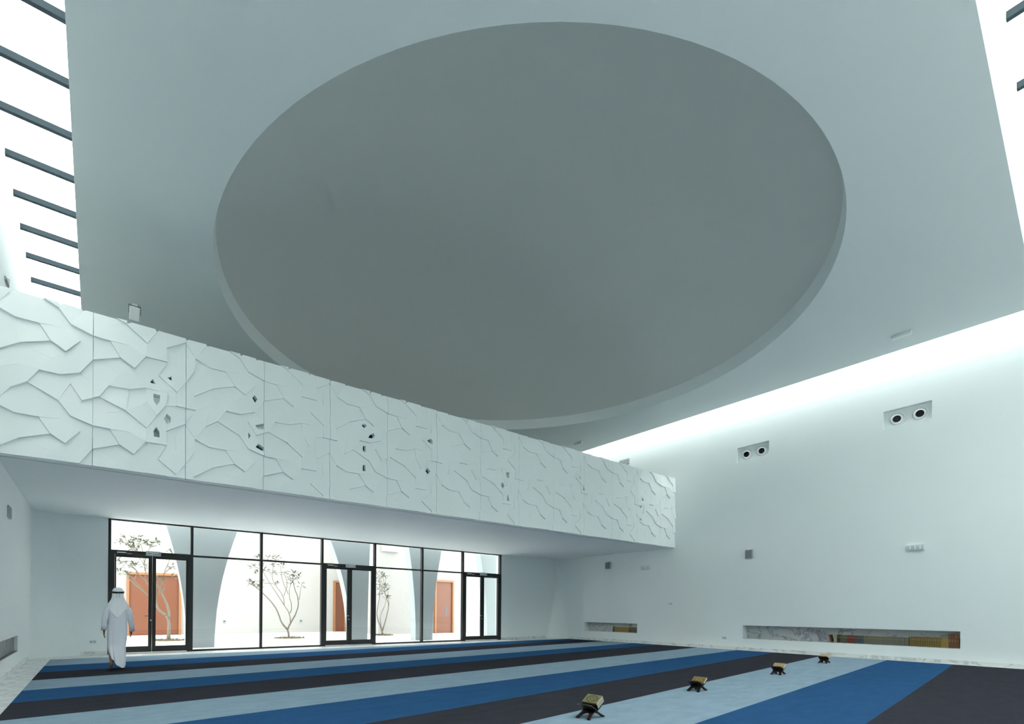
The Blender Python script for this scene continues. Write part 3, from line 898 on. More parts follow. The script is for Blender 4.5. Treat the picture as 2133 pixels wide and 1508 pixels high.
MB().bbox(-0.45, 0.45, -0.12, 0.0, -0.16, 0.16, 0.01).build('housing', M['offwhite'], e)
for k in range(5):
    MB().box(-0.40, 0.40, -0.135, -0.118, -0.13 + 0.056 * k, -0.10 + 0.056 * k).build('louvre', M['offwhite'], e)

# trees
tree_lab = ['bare branched tree in front of the wide wooden door', 'multi stemmed small tree standing before the middle of the courtyard wall',
            'slender small tree right of the middle glass door']
for ti, (bx, by, branches, leaves) in enumerate(TREES):
    random.seed(20 + ti)
    t = empty('courtyard_tree', (bx, by, -0.015))
    tag(t, tree_lab[ti], 'tree', 'trees in the courtyard')
    depth = {}

    def dep(p):
        if p not in depth:
            depth[p] = 0.22 * math.sin(3.1 * p[0] + 1.7 * p[1] + ti) * min(1, p[1] / 1.2)
        return depth[p]
    top_z = max(p[1] for br in branches for p in br)
    r0 = (0.075, 0.05, 0.045)[ti]
    for bi, br in enumerate(branches):
        pts, rad = [], []
        for p in br:
            pts.append((p[0], dep(p), p[1]))
            rad.append(max(0.011, r0 * (1 - 0.86 * (max(0.0, p[1]) / top_z) ** 0.7) * (1.0 if bi < 3 else 0.62)))
        # soften with midpoints
        P2, R2 = [Vector(pts[0])], [rad[0]]
        for i in range(len(pts) - 1):
            a, b = Vector(pts[i]), Vector(pts[i + 1])
            P2 += [a.lerp(b, 0.3), a.lerp(b, 0.7)]
            R2 += [rad[i] * 0.7 + rad[i + 1] * 0.3, rad[i] * 0.3 + rad[i + 1] * 0.7]
        P2.append(Vector(pts[-1]))
        R2.append(rad[-1])
        MB().tube(P2, R2, 7).build('trunk' if bi == 0 else 'branch', M['bark'], t)
    lf = MB()
    for (lx, lz) in leaves:
        c = Vector((lx, 0.22 * math.sin(3.1 * lx + 1.7 * lz + ti) + random.uniform(-0.1, 0.1), lz))
        for q in range(random.randint(8, 13)):
            az = random.uniform(0, 2 * math.pi)
            el = random.uniform(-0.35, 0.9)
            ln = random.uniform(0.13, 0.24)
            d_ = Vector((math.cos(az) * math.cos(el), math.sin(az) * math.cos(el), math.sin(el)))
            s_ = d_.cross(Vector((0, 0, 1))).normalized() * ln * 0.17
            n_ = s_.cross(d_).normalized() * 0.012
            b0 = c + d_ * 0.02 + Vector((random.uniform(-.07, .07), random.uniform(-.07, .07), random.uniform(-.07, .07)))
            v = [b0, b0 + d_ * ln * 0.5 + s_ + n_, b0 + d_ * ln, b0 + d_ * ln * 0.5 - s_ + n_, b0 + d_ * ln * 0.5 - n_ * 0.6]
            lf.add(v, [(0, 1, 4), (1, 2, 4), (2, 3, 4), (3, 0, 4)])
    o = lf.build('foliage', M['leaf'], t)
    o['kind'] = 'stuff'
    # pit
    pr = (0.62, 0.66, 0.5)[ti]
    pit = empty('tree_pit', (bx + 0.05, by, -0.015))
    struct(pit, ['planted ground pit under the tree nearest the person', 'planted ground pit under the middle courtyard tree', 'planted ground pit under the slender right tree'][ti], 'planting')
    MB().lathe([(0.001, 0.035), (pr * 0.6, 0.03), (pr, 0.004), (pr, 0.0), (0.001, 0.0)], 28).build('soil', M['soil'], pit)
    gm = MB()
    for q in range(260):
        a, r = random.uniform(0, 2 * math.pi), pr * math.sqrt(random.random()) * 0.95
        x, y_ = r * math.cos(a), r * math.sin(a)
        hh = random.uniform(0.03, 0.09)
        dx, dy = random.uniform(-.03, .03), random.uniform(-.03, .03)
        gm.add([(x - 0.012, y_, 0.01), (x + 0.012, y_, 0.01), (x + dx, y_ + dy, hh), (x, y_ + 0.012, 0.01)], [(0, 1, 2), (1, 3, 2), (3, 0, 2)])
    o = gm.build('ground_cover', M['grass'], pit)
    o['kind'] = 'stuff'
M['lamp_lens'] = plain('clouded_lens', (0.55, 0.58, 0.58), 0.3)

# ================================================================== FITTINGS
def jet_unit(rect, lab):
    y0, y1, z0, z1 = rect
    yc, zc = (y0 + y1) / 2, (z0 + z1) / 2
    u = empty('air_diffuser', (WR, yc, zc))
    tag(u, lab, 'air diffuser', 'twin jet diffusers high on the right wall')
    hw, hh = (y1 - y0) / 2, (z1 - z0) / 2
    MB().box(0.135, 0.15, -hw + 0.001, hw - 0.001, -hh + 0.001, hh - 0.001).build('back_plate', M['white'], u)
    for s in (-1, 1):
        X90 = Matrix.Translation((0.135, s * 0.235, 0.0)) @ Matrix.Rotation(R(-90), 4, 'Y')
        MB().lathe([(0.150, 0.0), (0.185, 0.004), (0.185, 0.022), (0.172, 0.032), (0.150, 0.030), (0.146, 0.012)], 36, mat=X90).build('flange_ring', M['white'], u)
        MB().lathe([(0.152, 0.006), (0.143, 0.006), (0.143, 0.002), (0.152, 0.002)], 36, mat=X90).build('gap_shade_ring', M['midgrey'], u)  # grey ring paints the shade line between flange and nozzle
        TL = X90 @ Matrix.Rotation(R(10), 4, 'X') @ Matrix.Rotation(R(-8), 4, 'Y')
        nz = MB().lathe([(0.138, 0.004), (0.140, 0.030), (0.130, 0.068), (0.110, 0.098), (0.096, 0.108), (0.088, 0.102), (0.084, 0.03)], 36, mat=TL).build('nozzle', M['white'], u)
        MB().lathe([(0.001, 0.085), (0.087, 0.085), (0.087, 0.065), (0.001, 0.065)], 28, mat=TL).build('throat', M['black'], nz)
    return u


jet_unit(V1, 'twin nozzle air diffuser in a recess, nearest on the right wall')
jet_unit(V2, 'twin nozzle air diffuser in a recess, nearer the gallery on the right wall')
v = empty('wall_vent', (WR, (V3[0] + V3[1]) / 2, (V3[2] + V3[3]) / 2))
tag(v, 'slotted air vent just above the right end of the gallery parapet', 'vent')
hw, hh = (V3[1] - V3[0]) / 2, (V3[3] - V3[2]) / 2
MB().box(0.05, 0.065, -hw + 0.001, hw - 0.001, -hh + 0.001, hh - 0.001).build('back_plate', M['grey_plastic'], v)
for k in range(4):
    z = -hh + 0.03 + k * 0.066
    MB().box(0.005, 0.05, -hw + 0.001, hw - 0.001, z - 0.008, z + 0.008).build('louvre', M['white'], v)


def speaker_box(y0, y1, z0, z1, lab):
    e = empty('wall_speaker', (WR, (y0 + y1) / 2, (z0 + z1) / 2))
    tag(e, lab, 'speaker', 'grey wall speakers')
    hw, hh = (y1 - y0) / 2, (z1 - z0) / 2
    MB().bbox(-0.09, 0.0, -hw, hw, -hh, hh, 0.012).build('cabinet', M['grey_plastic'], e)
    MB().bbox(-0.098, -0.085, -hw + 0.015, hw - 0.015, -hh + 0.015, hh - 0.015, 0.004).build('grille', M['midgrey'], e)


speaker_box(13.36, 13.60, 3.01, 3.29, 'small grey wall speaker under the end of the gallery')
speaker_box(7.71, 7.94, 3.02, 3.29, 'small grey wall speaker on the open right wall')


def emergency_light(y0, y1, z0, z1, lab):
    e = empty('emergency_light', (WR, (y0 + y1) / 2, (z0 + z1) / 2))
    tag(e, lab, 'light', 'white emergency lights on the right wall')
    hw, hh = (y1 - y0) / 2, (z1 - z0) / 2
    MB().bbox(-0.07, 0.0, -hw, hw, -hh, hh, 0.012).build('housing', M['offwhite'], e)
    MB().bbox(-0.09, -0.065, -hw + 0.02, hw - 0.02, -hh + 0.03, hh - 0.035, 0.008).build('lens', M['lamp_lens'], e)
    for s in (-1, 0, 1):
        MB().box(-0.094, -0.088, s * hw * 0.55 - 0.012, s * hw * 0.55 + 0.012, -hh + 0.032, hh - 0.037).build('rib', M['white'], e)


emergency_light(11.52, 11.88, 2.87, 3.04, 'white emergency light just right of the gallery corner')
emergency_light(3.48, 3.84, 2.89, 3.055, 'white emergency light far right on the open wall')
e = empty('wall_sensor', (WR, 10.65, 1.545))
tag(e, 'tiny white sensor plate on the wall above the small niche', 'sensor')
MB().bbox(-0.03, 0.0, -0.09, 0.09, -0.04, 0.04, 0.008).build('plate', M['offwhite'], e)
MB().bbox(-0.036, -0.028, -0.085, -0.05, -0.03, 0.03, 0.004).build('lens', M['grey_plastic'], e)


def socket(loc, rz, lab):
    e = empty('wall_socket', loc, rz)
    tag(e, lab, 'socket')
    MB().bbox(-0.075, 0.075, -0.012, 0.0, -0.045, 0.045, 0.004).build('plate', M['offwhite'], e)
    for s in (-1, 1):
        MB().box(s * 0.036 - 0.022, s * 0.036 + 0.022, -0.015, -0.011, -0.022, 0.022).build('insert', M['grey_plastic'], e)


socket((WR, 8.63, 0.372), R(-90), 'white socket plate left of the long book niche')
socket((-0.09, YB, 0.345), 0.0, 'white socket plate left of the walking person')
# left wall slot and diamond opening
e = empty('wall_vent', (XW, 12.1, 2.93))
tag(e, 'narrow grey vent on the far left wall under the gallery', 'vent')
MB().bbox(0.0, 0.03, -0.16, 0.16, -0.105, 0.105, 0.008).build('housing', M['grey_plastic'], e)
for k in range(4):
    MB().box(0.028, 0.036, -0.14, 0.14, -0.08 + 0.046 * k, -0.06 + 0.046 * k).build('louvre', M['midgrey'], e)
e = empty('wall_vent', (XW, 11.65, 6.86))
tag(e, 'small dark diamond shaped vent on the left wall above the parapet', 'vent')
MB().prism([(-0.22, -0.07), (-0.02, 0.0), (0.21, 0.11), (0.19, -0.06), (-0.2, -0.12)], 'x', 0.0, 0.02).build('housing', M['grey_plastic'], e)
MB().prism([(-0.17, -0.07), (0.0, 0.0), (0.17, 0.075), (0.15, -0.05), (-0.15, -0.09)], 'x', 0.015, 0.026).build('grille', M['midgrey'], e)

# ceiling fittings
fl_ = empty('ceiling_spotlight', (0.623, 13.39, H))
tag(fl_, 'white box spotlight under the ceiling above the left of the parapet', 'spotlight')
MB().bbox(-0.05, 0.05, -0.05, 0.05, -0.05, 0.0, 0.006).build('mount', M['offwhite'], fl_)
MB().box(-0.115, -0.105, -0.03, 0.03, -0.20, -0.03).box(0.105, 0.115, -0.03, 0.03, -0.20, -0.03).box(-0.115, 0.115, -0.03, 0.03, -0.05, -0.03).build('bracket', M['midgrey'], fl_)
hd = MB().bbox(-0.10, 0.10, -0.07, 0.07, -0.14, 0.14, 0.012).build('lamp_head', M['white'], fl_)
hd.location = (0, 0, -0.20)
hd.rotation_euler = (R(28), 0, 0)
MB().bbox(-0.085, 0.085, -0.078, -0.068, -0.12, 0.12, 0.004).build('lens', M['white'], hd)
for x, y_, lab in ((15.47, 3.59, 'white emergency light strip on the ceiling by the nearer wall diffuser'),
                   (15.37, 13.56, 'white emergency light strip on the ceiling above the far end of the parapet')):
    e = empty('ceiling_light', (x, y_, H))
    tag(e, lab, 'light', 'emergency light strips on the ceiling')
    MB().bbox(-0.05, 0.05, -0.19, 0.19, -0.06, 0.0, 0.01).build('housing', M['offwhite'], e)
    MB().bbox(-0.038, 0.038, -0.17, 0.17, -0.085, -0.055, 0.01).build('diffuser', M['white'], e)

# ================================================================== BOOKS
BC = {}
for nm, c in (('maroon', (0.16, 0.018, 0.015)), ('black', (0.012, 0.013, 0.016)), ('cream', (0.42, 0.38, 0.24)), ('slate', (0.045, 0.065, 0.085)),
              ('olive', (0.085, 0.085, 0.055)), ('grey_gold', (0.14, 0.135, 0.10)), ('ochre', (0.17, 0.105, 0.022)), ('russet', (0.17, 0.055, 0.025)),
              ('gold', (0.30, 0.19, 0.045)), ('dark_green', (0.03, 0.045, 0.018)), ('tan', (0.40, 0.27, 0.14))):
    BC[nm] = plain('cover_' + nm, c, 0.5, var=0.12, scale=20)
M['pages'] = plain('page_edges', (0.85, 0.80, 0.66), 0.8, var=0.06, scale=60)
M['gilt'] = plain('gilt_bands', (0.33, 0.24, 0.085), 0.45, 0.2)
book_me = {}


def book_mesh(t, h, d, cov, bands=True):
    """standing book, spine at x=0 facing -x, thickness along y"""
    k = (t, h, d, cov, bands)
    if k in book_me:
        return book_me[k]
    m = MB()
    b = 0.003
    m.box(0.004, d, -t / 2, -t / 2 + b, 0, h)
    m.box(0.004, d, t / 2 - b, t / 2, 0, h)
    sp = [(-0.004 * math.cos(a) * 1.0 + 0.004, t / 2 * math.sin(a)) for a in [math.pi * (q / 8 - 0.5) for q in range(9)]]
    m.prism([(x, y) for x, y in sp] + [(0.008, t / 2), (0.008, -t / 2)], 'z', 0, h, 0)
    m.box(0.006, d - 0.006, -t / 2 + b, t / 2 - b, 0.004, h - 0.004, 1)
    if bands:
        for z in (0.10, 0.33, 0.60, 0.88):
            m.box(-0.0012, 0.004, -t * 0.36, t * 0.36, h * z, h * z + h * 0.018, 2)
        m.box(-0.001, 0.004, -t * 0.24, t * 0.24, h * 0.68, h * 0.80, 2)
    book_me[k] = m.mesh('book', [BC[cov], M['pages'], M['gilt']])
    return book_me[k]


def book_row(y_start, y_end, n, h, cov, lab, grp, bands=True, d=0.2, x=WR + 0.035, z=0.392):
    t = round(abs(y_end - y_start) / n, 4)
    for k in range(n):
        yy = y_start - (k + 0.5) * t
        o = link('book', book_mesh(round(t - 0.0016, 4), h, d, cov, bands), None, (x, yy, z))
        tag(o, lab, 'book', grp)


o = link('book', book_mesh(0.035, 0.215, 0.2, 'russet'), None, (WR + 0.035, 5.545, 0.392 + 0.006))
o.rotation_euler = (R(-13), 0, 0)
tag(o, 'russet book leaning against the row at the left end of the long niche', 'book')
book_row(5.485, 5.405, 2, 0.215, 'cream', 'cream bound book beside the leaning russet book', 'cream books beside the leaning book')
book_row(5.405, 5.325, 2, 0.22, 'black', 'black bound book between cream and olive books in the long niche', 'black books in the long niche')
book_row(5.325, 5.155, 4, 0.215, 'olive', 'olive bound book left of the red books in the long niche', 'olive books in the long niche')
book_row(5.155, 4.965, 5, 0.218, 'maroon', 'dark red bound book in the long niche', 'red books in the long niche')
book_row(4.965, 4.775, 5, 0.215, 'slate', 'slate blue bound book right of the red books', 'slate books in the long niche')
book_row(4.775, 3.80, 22, 0.215, 'grey_gold', 'grey book with gilt spine bands in the middle of the long niche', 'grey gilt books in the long niche')
book_row(3.785, 3.165, 14, 0.25, 'ochre', 'ochre book with gilt spine in the right part of the long niche', 'ochre books in the long niche')
book_row(3.165, 3.03, 3, 0.245, 'gold', 'golden bound book near the right end of the long niche', 'golden books in the long niche')
book_row(3.03, 2.83, 4, 0.245, 'russet', 'russet book at the right end of the long niche', 'russet books in the long niche')
lay = book_mesh(0.05, 0.19, 0.17, 'russet')
for k in range(2):
    o = link('book', lay, None, (WR + 0.05, 2.835 + 0.19, 0.638 + 0.026 + k * 0.051))
    o.rotation_euler = (R(90), 0, 0)
    tag(o, ['lower russet book lying flat on the upright books', 'upper russet book lying flat on the upright books'][k], 'book')
book_row(13.28, 13.20, 1, 0.205, 'dark_green', 'dark green book at the left end of the small niche row', None, x=WR + 0.04, z=0.397)
book_row(13.195, 12.50, 13, 0.198, 'gold', 'golden bound book in the small niche', 'golden books in the small niche', x=WR + 0.04, z=0.397)
book_row(12.50, 12.40, 2, 0.198, 'maroon', 'dark red book near the right end of the small niche', 'red books in the small niche', x=WR + 0.04, z=0.397)
book_row(12.40, 12.10, 5, 0.205, 'olive', 'olive book at the right end of the small niche', 'olive books in the small niche', x=WR + 0.04, z=0.397)

# ================================================================== FOLDING BOOK STANDS
TH_ = math.atan2(0.085, 0.145)


def board_mesh(s):
    """one board of an X shaped folding stand; foot on the -s side, upper wing on the +s side"""
    arch = [(0.052 * math.cos(math.pi * k / 10) * -1, 0.015 + 0.095 * math.sin(math.pi * k / 10)) for k in range(11)]
    P = [(-0.098, 0.0), (-0.058, 0.0)] + arch + [(0.058, 0.0), (0.098, 0.0), (0.088, 0.05), (0.078, 0.11), (0.085, 0.16), (0.10, 0.19), (0.10, 0.30),
                                                 (0.06, 0.318), (0.0, 0.312), (-0.06, 0.318), (-0.10, 0.30), (-0.10, 0.19), (-0.085, 0.16), (-0.078, 0.11), (-0.088, 0.05)]
    m = MB()
    v = []
    n = len(P)
    for off in (0.0, 0.014):
        for yy, l in P:
            x = s * (-0.145 + l * math.cos(TH_) - off * math.sin(TH_))
            z = l * math.sin(TH_) + off * math.cos(TH_)
            v.append((x, yy, z))
    f = [list(range(n)), list(range(2 * n - 1, n - 1, -1))] + [(i, (i + 1) % n, n + (i + 1) % n, n + i) for i in range(n)]
    m.add(v, f)
    return m


def ornament(s):
    m = MB()
    for rr in (0.018, 0.03):
        pts = []
        for k in range(17):
            a = 2 * math.pi * k / 16
            l, yy = 0.245 + rr * math.cos(a), rr * math.sin(a) * 1.6
            off = -0.003
            pts.append((s * (-0.145 + l * math.cos(TH_) - off * math.sin(TH_)), yy, l * math.sin(TH_) + off * math.cos(TH_)))
        m.tube(pts, [0.003] * len(pts), 5, cap=False)
    return m


bd = {s: board_mesh(s).mesh('board', M['stand_wood']) for s in (-1, 1)}
om = {s: ornament(s).mesh('carving', M['stand_wood']) for s in (-1, 1)}
hg = MB().tube([(0, -0.088, 0.087), (0, 0.088, 0.087)], [0.013, 0.013], 10).mesh('hinge', M['stand_wood'])
ANG = math.atan(0.111)
stand_pos = [(4.62, 3.87), (7.57, 4.22), (10.97, 4.43), (14.47, 4.80)]
stand_lab = ['dark wooden folding stand nearest the viewer, holding four stacked books', 'dark wooden folding stand second from the viewer, holding one brown book',
             'dark wooden folding stand third from the viewer, holding a gold patterned book', 'dark wooden folding stand closest to the long book niche']


def lying_book(name, root_pos, lift, cov, lab, t=0.034, wd=0.15, ln=0.20, medallion=False, slide=0.025, border=False):
    """book lying on the right wing of a stand: local x along the wing slope, y along the stand axis"""
    m = MB()
    m.bbox(0, wd, -ln / 2, ln / 2, 0, 0.003, 0.001)
    m.bbox(0, wd, -ln / 2, ln / 2, t - 0.003, t, 0.001)
    m.box(0, 0.004, -ln / 2, ln / 2, 0.003, t - 0.003)
    e = empty(name, (0, 0, 0))
    m.build('cover', BC[cov], e)
    MB().box(0.004, wd - 0.002, -ln / 2 + 0.003, ln / 2 - 0.003, 0.0031, t - 0.0031).build('page_block', M['pages'], e)
    if medallion or border:
        d = MB()
        for r_, w_ in (((0.052, 0.009), (0.024, 0.005)) if medallion else ((0.03, 0.01),)):
            pr = [(r_ - w_ / 2, t), (r_ - w_ / 2, t + 0.0015), (r_ + w_ / 2, t + 0.0015), (r_ + w_ / 2, t)]
            d.lathe(pr, 24, mat=Matrix.Translation((wd / 2, 0, 0)) @ Matrix.Diagonal((1, 1.25, 1, 1)))
        if border:
            for a0, a1, b0, b1 in ((0.01, 0.016, -ln / 2 + 0.01, ln / 2 - 0.01), (wd - 0.016, wd - 0.01, -ln / 2 + 0.01, ln / 2 - 0.01),
                                   (0.016, wd - 0.016, -ln / 2 + 0.01, -ln / 2 + 0.016), (0.016, wd - 0.016, ln / 2 - 0.016, ln / 2 - 0.01)):
                d.box(a0, a1, b0, b1, t - 0.0005, t + 0.0012)
        d.build('cover_ornament', BC['black'] if medallion else M['gilt'], e)
    # wing plane: through the crossing at (0, .11), rising to +x at TH_
    off = 0.0145 + lift
    l0 = 0.168 + slide
    lx = -0.145 + l0 * math.cos(TH_) - off * math.sin(TH_)
    lz = l0 * math.sin(TH_) + off * math.cos(TH_)
    mat = Matrix.Translation((root_pos[0], root_pos[1], 0.012)) @ Matrix.Rotation(ANG, 4, 'Z') @ Matrix.Translation((lx, 0, lz)) @ Matrix.Rotation(-TH_, 4, 'Y')
    e.matrix_world = mat
    tag(e, lab, 'book', 'books on the folding stands')
    return e


for i, (x, y_) in enumerate(stand_pos):
    s_ = empty('book_stand', (x, y_, 0.012), ANG)
    tag(s_, stand_lab[i], 'book stand', 'folding book stands on the carpet')
    for s in (-1, 1):
        b_ = link('board', bd[s], s_)
        link('carving', om[s], b_)
    link('hinge', hg, s_)
BC['olive_gold'] = plain('cover_olive_gold', (0.19, 0.17, 0.075), 0.45, var=0.15, scale=40)
BC['brown_gold'] = plain('cover_brown_gold', (0.20, 0.12, 0.035), 0.5, var=0.2, scale=40)
for k in range(4):
    lying_book('book', stand_pos[0], 0.001 + k * 0.0193, 'olive_gold' if k == 3 else 'black',
               ['lowest of the four stacked books on the nearest stand', 'second lowest of the four stacked books on the nearest stand',
                'third book up in the stack on the nearest stand', 'top book with round medallion on the nearest stand'][k], medallion=(k == 3), t=0.0188)
lying_book('book', stand_pos[1], 0.001, 'brown_gold', 'brown gold book on the second stand from the viewer', t=0.026, border=True)
lying_book('book', stand_pos[2], 0.001, 'tan', 'tan book with gold border on the third stand from the viewer', t=0.036, border=True)
lying_book('book', stand_pos[3], 0.001, 'tan', 'tan book on the stand closest to the long niche', t=0.030)

# ================================================================== PERSON
PX, PY = 0.33, 12.30


def skin_body():
    V_, E_, Rd = [], [], []

    def v(p, r):
        V_.append(p)
        Rd.append(r if isinstance(r, tuple) else (r, r))
        return len(V_) - 1

    def chain(start, pts):
        prev = start
        for p, r in pts:
            n = v(p, r)
            E_.append((prev, n))
            prev = n
        return prev
    pel = v((0, 0, 0.84), (0.115, 0.09))
    che = chain(pel, [((0, 0.0, 1.0), (0.10, 0.08)), ((0, 0.005, 1.18), (0.12, 0.085))])
    nb = chain(che, [((0, 0.0, 1.30), (0.055, 0.05)), ((0, 0.012, 1.36), (0.048, 0.048))])
    chain(nb, [((0, 0.025, 1.42), (0.062, 0.072)), ((0, 0.03, 1.49), (0.072, 0.086)), ((0, 0.025, 1.555), (0.055, 0.065))])
    for s in (-1, 1):
        el = (-0.205, -0.03, 1.0) if s < 0 else (0.205, 0.03, 1.0)
        wr_ = (-0.222, 0.02, 0.765) if s < 0 else (0.232, 0.10, 0.765)
        wri = chain(che, [((s * 0.145, 0.0, 1.255), (0.055, 0.055)), ((s * 0.175, el[1] * .5, 1.13), (0.045, 0.045)), (el, (0.037, 0.037)), (wr_, (0.026, 0.021))])
        palm = chain(wri, [((wr_[0], wr_[1] + 0.006, wr_[2] - 0.05), (0.022, 0.036))])
        # four fingers, curled a little forward, and a thumb from the side of the palm
        for q, (dy, ln) in enumerate(((0.030, 0.060), (0.010, 0.068), (-0.010, 0.063), (-0.028, 0.050))):
            a = (wr_[0] + s * 0.002, wr_[1] + dy, wr_[2] - 0.082)
            chain(palm, [(a, 0.0095), ((a[0] - s * 0.008, a[1] + 0.004, a[2] - ln * 0.55), 0.0085), ((a[0] - s * 0.022, a[1] + 0.006, a[2] - ln), 0.0075)])
        chain(palm, [((wr_[0] - s * 0.004, wr_[1] + 0.045, wr_[2] - 0.055), 0.0105), ((wr_[0] - s * 0.012, wr_[1] + 0.056, wr_[2] - 0.09), 0.009)])
        if s < 0:
            hip = chain(pel, [((-0.085, 0.0, 0.78), (0.085, 0.085)), ((-0.09, -0.03, 0.46), (0.055, 0.055)), ((-0.10, -0.17, 0.30), (0.05, 0.05)), ((-0.103, -0.29, 0.155), (0.03, 0.03))])
            heel = chain(hip, [((-0.103, -0.325, 0.12), (0.032, 0.03))])
            chain(heel, [((-0.108, -0.265, 0.075), (0.038, 0.024)), ((-0.115, -0.205, 0.034), (0.042, 0.018)), ((-0.118, -0.145, 0.020), (0.034, 0.012))])
        else:
            hip = chain(pel, [((0.085, 0.0, 0.78), (0.085, 0.085)), ((0.085, 0.08, 0.46), (0.055, 0.055)), ((0.075, 0.09, 0.27), (0.05, 0.05)), ((0.068, 0.085, 0.085), (0.03, 0.03))])
            heel = chain(hip, [((0.066, 0.05, 0.040), (0.030, 0.030))])
            chain(heel, [((0.07, 0.13, 0.034), (0.036, 0.024)), ((0.075, 0.20, 0.026), (0.042, 0.018)), ((0.078, 0.26, 0.020), (0.034, 0.012))])
    me = bpy.data.meshes.new('person')
    me.from_pydata(V_, E_, [])
    o = bpy.data.objects.new('person_tmp', me)
    COL.objects.link(o)
    o.modifiers.new('skin', 'SKIN')
    for i, r in enumerate(Rd):
        me.skin_vertices[0].data[i].radius = r
    me.skin_vertices[0].data[0].use_root = True
    sb = o.modifiers.new('sub', 'SUBSURF')
    sb.levels = sb.render_levels = 2
    dg = bpy.context.evaluated_depsgraph_get()
    m2 = bpy.data.meshes.new_from_object(o.evaluated_get(dg))
    bpy.data.objects.remove(o, do_unlink=True)
    m2.name = 'person'
    m2.materials.clear()
    m2.materials.append(M['skin'])
    for p in m2.polygons:
        p.use_smooth = True
    return m2


pbody = skin_body()
person = link('person', pbody, None, (PX, PY, 0.0125 - min(v_.co.z for v_ in pbody.vertices)))
tag(person, 'person in a long white robe and headscarf walking towards the glass door', 'person')
# face details: nose, eyes, ears belong to the head (seen only from the far side)
fc = MB()
fc.tube([(0, 0.105, 1.495), (0, 0.132, 1.465), (0, 0.108, 1.458)], [0.006, 0.013, 0.008], 8)
for s in (-1, 1):
    fc.lathe([(0.001, 0.012), (0.008, 0.008), (0.011, 0.0), (0.001, -0.004)], 10, mat=Matrix.Translation((s * 0.030, 0.100, 1.492)) @ Matrix.Rotation(R(-90), 4, 'X'))
    fc.tube([(s * 0.072, 0.02, 1.455), (s * 0.084, 0.015, 1.48), (s * 0.076, 0.02, 1.51)], [0.008, 0.012, 0.008], 7)
fc.tube([(-0.024, 0.104, 1.432), (0, 0.112, 1.430), (0.024, 0.104, 1.432)], [0.005, 0.008, 0.005], 7)
fc.build('face', M['skin'], person)

# robe: loft with folds, hem lifted over the trailing foot
NR = 56
prof = [(1.345, 0.0, 0.0, 0.062, 0.055), (1.315, 0.0, 0.0, 0.105, 0.072), (1.285, 0.0, 0.0, 0.150, 0.088), (1.24, 0.0, 0.0, 0.170, 0.102),
        (1.15, 0.0, 0.0, 0.170, 0.118), (1.02, 0.0, 0.0, 0.158, 0.12), (0.90, 0.0, 0.0, 0.158, 0.125), (0.78, -0.002, 0.0, 0.166, 0.132),
        (0.66, -0.006, 0.0, 0.166, 0.142), (0.55, -0.012, -0.01, 0.158, 0.155), (0.44, -0.016, -0.025, 0.148, 0.172), (0.33, -0.010, -0.07, 0.140, 0.225),
        (0.22, -0.004, -0.095, 0.132, 0.262), (0.11, 0.004, -0.10, 0.122, 0.275)]
rings = []
for j, (z, cx, cy, rx, ry) in enumerate(prof):
    g = max(0.0, min(1.0, (1.0 - z) / 0.8))
    ring = []
    for k in range(NR):
        a = 2 * math.pi * k / NR
        fold = 1 + g * (0.055 * math.sin(7 * a + 0.6) + 0.035 * math.sin(11 * a + 1.9 + 2.0 * z)) + 0.012 * math.sin(5 * a + 6 * z)
        c_, s_ = math.cos(a), math.sin(a)
        ex = 1.0 - 0.25 * g
        x, yy = cx + rx * fold * math.copysign(abs(c_) ** ex, c_), cy + ry * fold * math.copysign(abs(s_) ** ex, s_)
        lift = 0.0
        if z < 0.5:
            lift = (0.5 - z) / 0.39 * (0.13 * max(0.0, math.cos(a - 3.85)) ** 3 - 0.07 * max(0, math.cos(a - 5.2)))
        ring.append((x, yy, z + lift))
    rings.append(ring)
rb = MB().loft(rings)
inner = [[(x * 0.96, yy * 0.96, z + 0.004) for x, yy, z in rings[-1]], [(x * 0.9, yy * 0.9, z) for x, yy, z in rings[-3]]]
rb.loft([rings[-1], inner[0], inner[1]])
robe = rb.build('robe', M['cloth'], person)
for s in (-1, 1):
    if s < 0:
        path = [(-0.125, 0.0, 1.275), (-0.165, -0.01, 1.20), (-0.195, -0.025, 1.08), (-0.213, -0.03, 0.97), (-0.222, -0.01, 0.86), (-0.226, 0.012, 0.775)]
        rr = [0.062, 0.072, 0.064, 0.058, 0.055, 0.053]
    else:
        path = [(0.125, 0.0, 1.275), (0.165, 0.005, 1.20), (0.197, 0.015, 1.08), (0.216, 0.03, 0.97), (0.232, 0.06, 0.85), (0.242, 0.09, 0.735)]
        rr = [0.062, 0.073, 0.067, 0.060, 0.058, 0.056]
    pts = [Vector(p) for p in path]
    rs = []
    n = 18
    for i, p in enumerate(pts):
        ring = []
        for k in range(n):
            a = 2 * math.pi * k / n
            rad = rr[i] * (1 + 0.05 * math.sin(3 * a + i * 1.9))
            ring.append((p.x + rad * 0.88 * math.cos(a), p.y + rad * math.sin(a), p.z + (0.25 * rad * -s * math.cos(a) if i < 2 else 0.0)))
        rs.append(ring)
    rs.append([(p[0] * 0.9 + path[-1][0] * 0.1, p[1] * 0.9 + path[-1][1] * 0.1, p[2] + 0.003) for p in rs[-1]])
    rs.append([(p[0] * 0.85 + path[-1][0] * 0.15, p[1] * 0.85 + path[-1][1] * 0.15, p[2] + 0.06) for p in rs[-2]])
    MB().loft(rs).build('sleeve', M['cloth'], person)
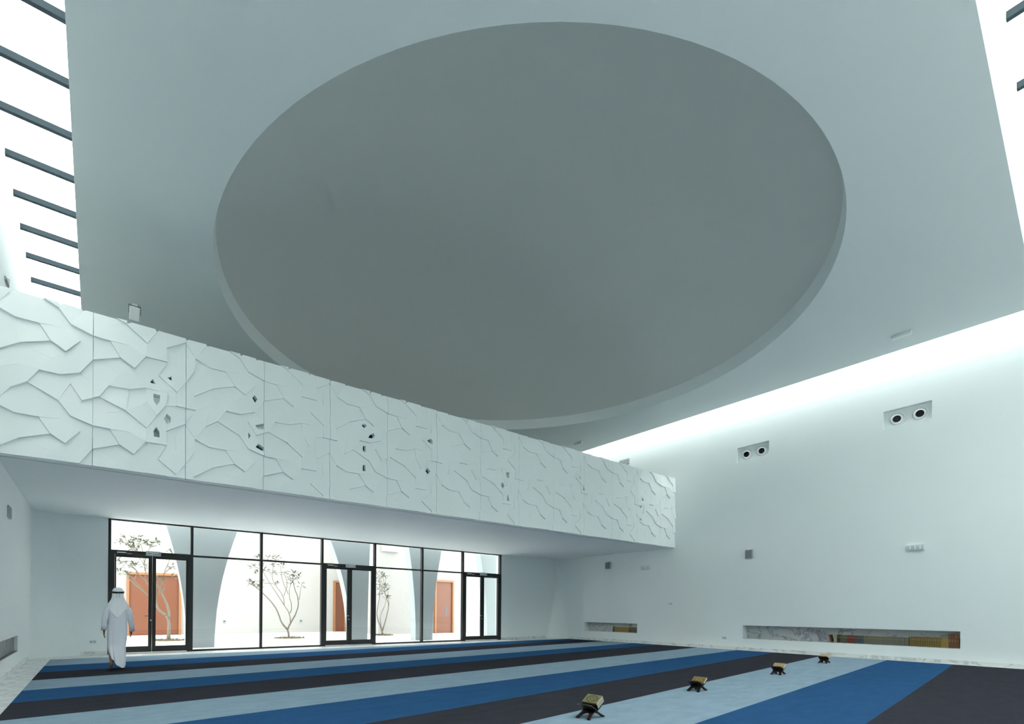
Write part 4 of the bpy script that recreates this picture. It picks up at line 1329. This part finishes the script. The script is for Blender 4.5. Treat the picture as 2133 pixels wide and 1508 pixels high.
# headscarf: crown, sides over the shoulders and a pointed fall down the back
NA = 40
rings = []
hp = [(1.625, 0.004, 0.004, 0.0), (1.618, 0.045, 0.05, 0.0), (1.60, 0.075, 0.085, 0.0), (1.565, 0.092, 0.104, 0.0), (1.53, 0.097, 0.11, 0.0), (1.49, 0.098, 0.108, 0.0),
      (1.44, 0.100, 0.104, 0.1), (1.39, 0.112, 0.105, 0.2), (1.34, 0.138, 0.112, 0.35), (1.30, 0.165, 0.12, 0.55), (1.25, 0.180, 0.128, 0.8), (1.20, 0.186, 0.134, 1.0)]
for z, rx, ry, dr in hp:
    ring = []
    for k in range(NA + 1):
        # a = 0 at the back (-y), +-150 degrees round the sides
        a = R(-152) + R(304) * k / NA
        back = max(0.0, math.cos(a))
        g = max(0, (1.5 - z) / 0.3)
        fold = 1 + 0.03 * g * math.sin(9 * a) + 0.02 * g * math.sin(15 * a + 1)
        drop = dr * (0.17 * max(0, 1 - abs(a + 0.05) / 0.75) + 0.02 * back)
        ring.append((rx * fold * math.sin(a), 0.02 - ry * fold * math.cos(a) - 0.025 * dr * back, z - drop))
    rings.append(ring)
sc = MB().loft(rings, closed=False)
sc.loft([[(x * 0.965, 0.02 + (yy - 0.02) * 0.965, z) for x, yy, z in r_] for r_ in rings], closed=False)
sc.loft([rings[-1], [(x * 0.965, 0.02 + (yy - 0.02) * 0.965, z) for x, yy, z in rings[-1]]], closed=False)
sc.build('headscarf', M['scarf'], person)
ag = MB()
for dz in (0.0, 0.017):
    pts = [(0.101 * math.sin(2 * math.pi * k / 32), 0.02 - 0.113 * math.cos(2 * math.pi * k / 32), 1.522 + dz + 0.012 * math.cos(2 * math.pi * k / 32) * -1) for k in range(33)]
    ag.tube(pts, [0.0095] * 33, 8, cap=False)
ag.build('head_cord', M['black'], person)
ts = MB()
for s in (-1, 1):
    ts.tube([(s * 0.012, -0.10, 1.51), (s * 0.022, -0.104, 1.46), (s * 0.024, -0.106, 1.42)], [0.0035, 0.003, 0.004], 6)
ts.build('tassel_cord', M['grey_plastic'], person)
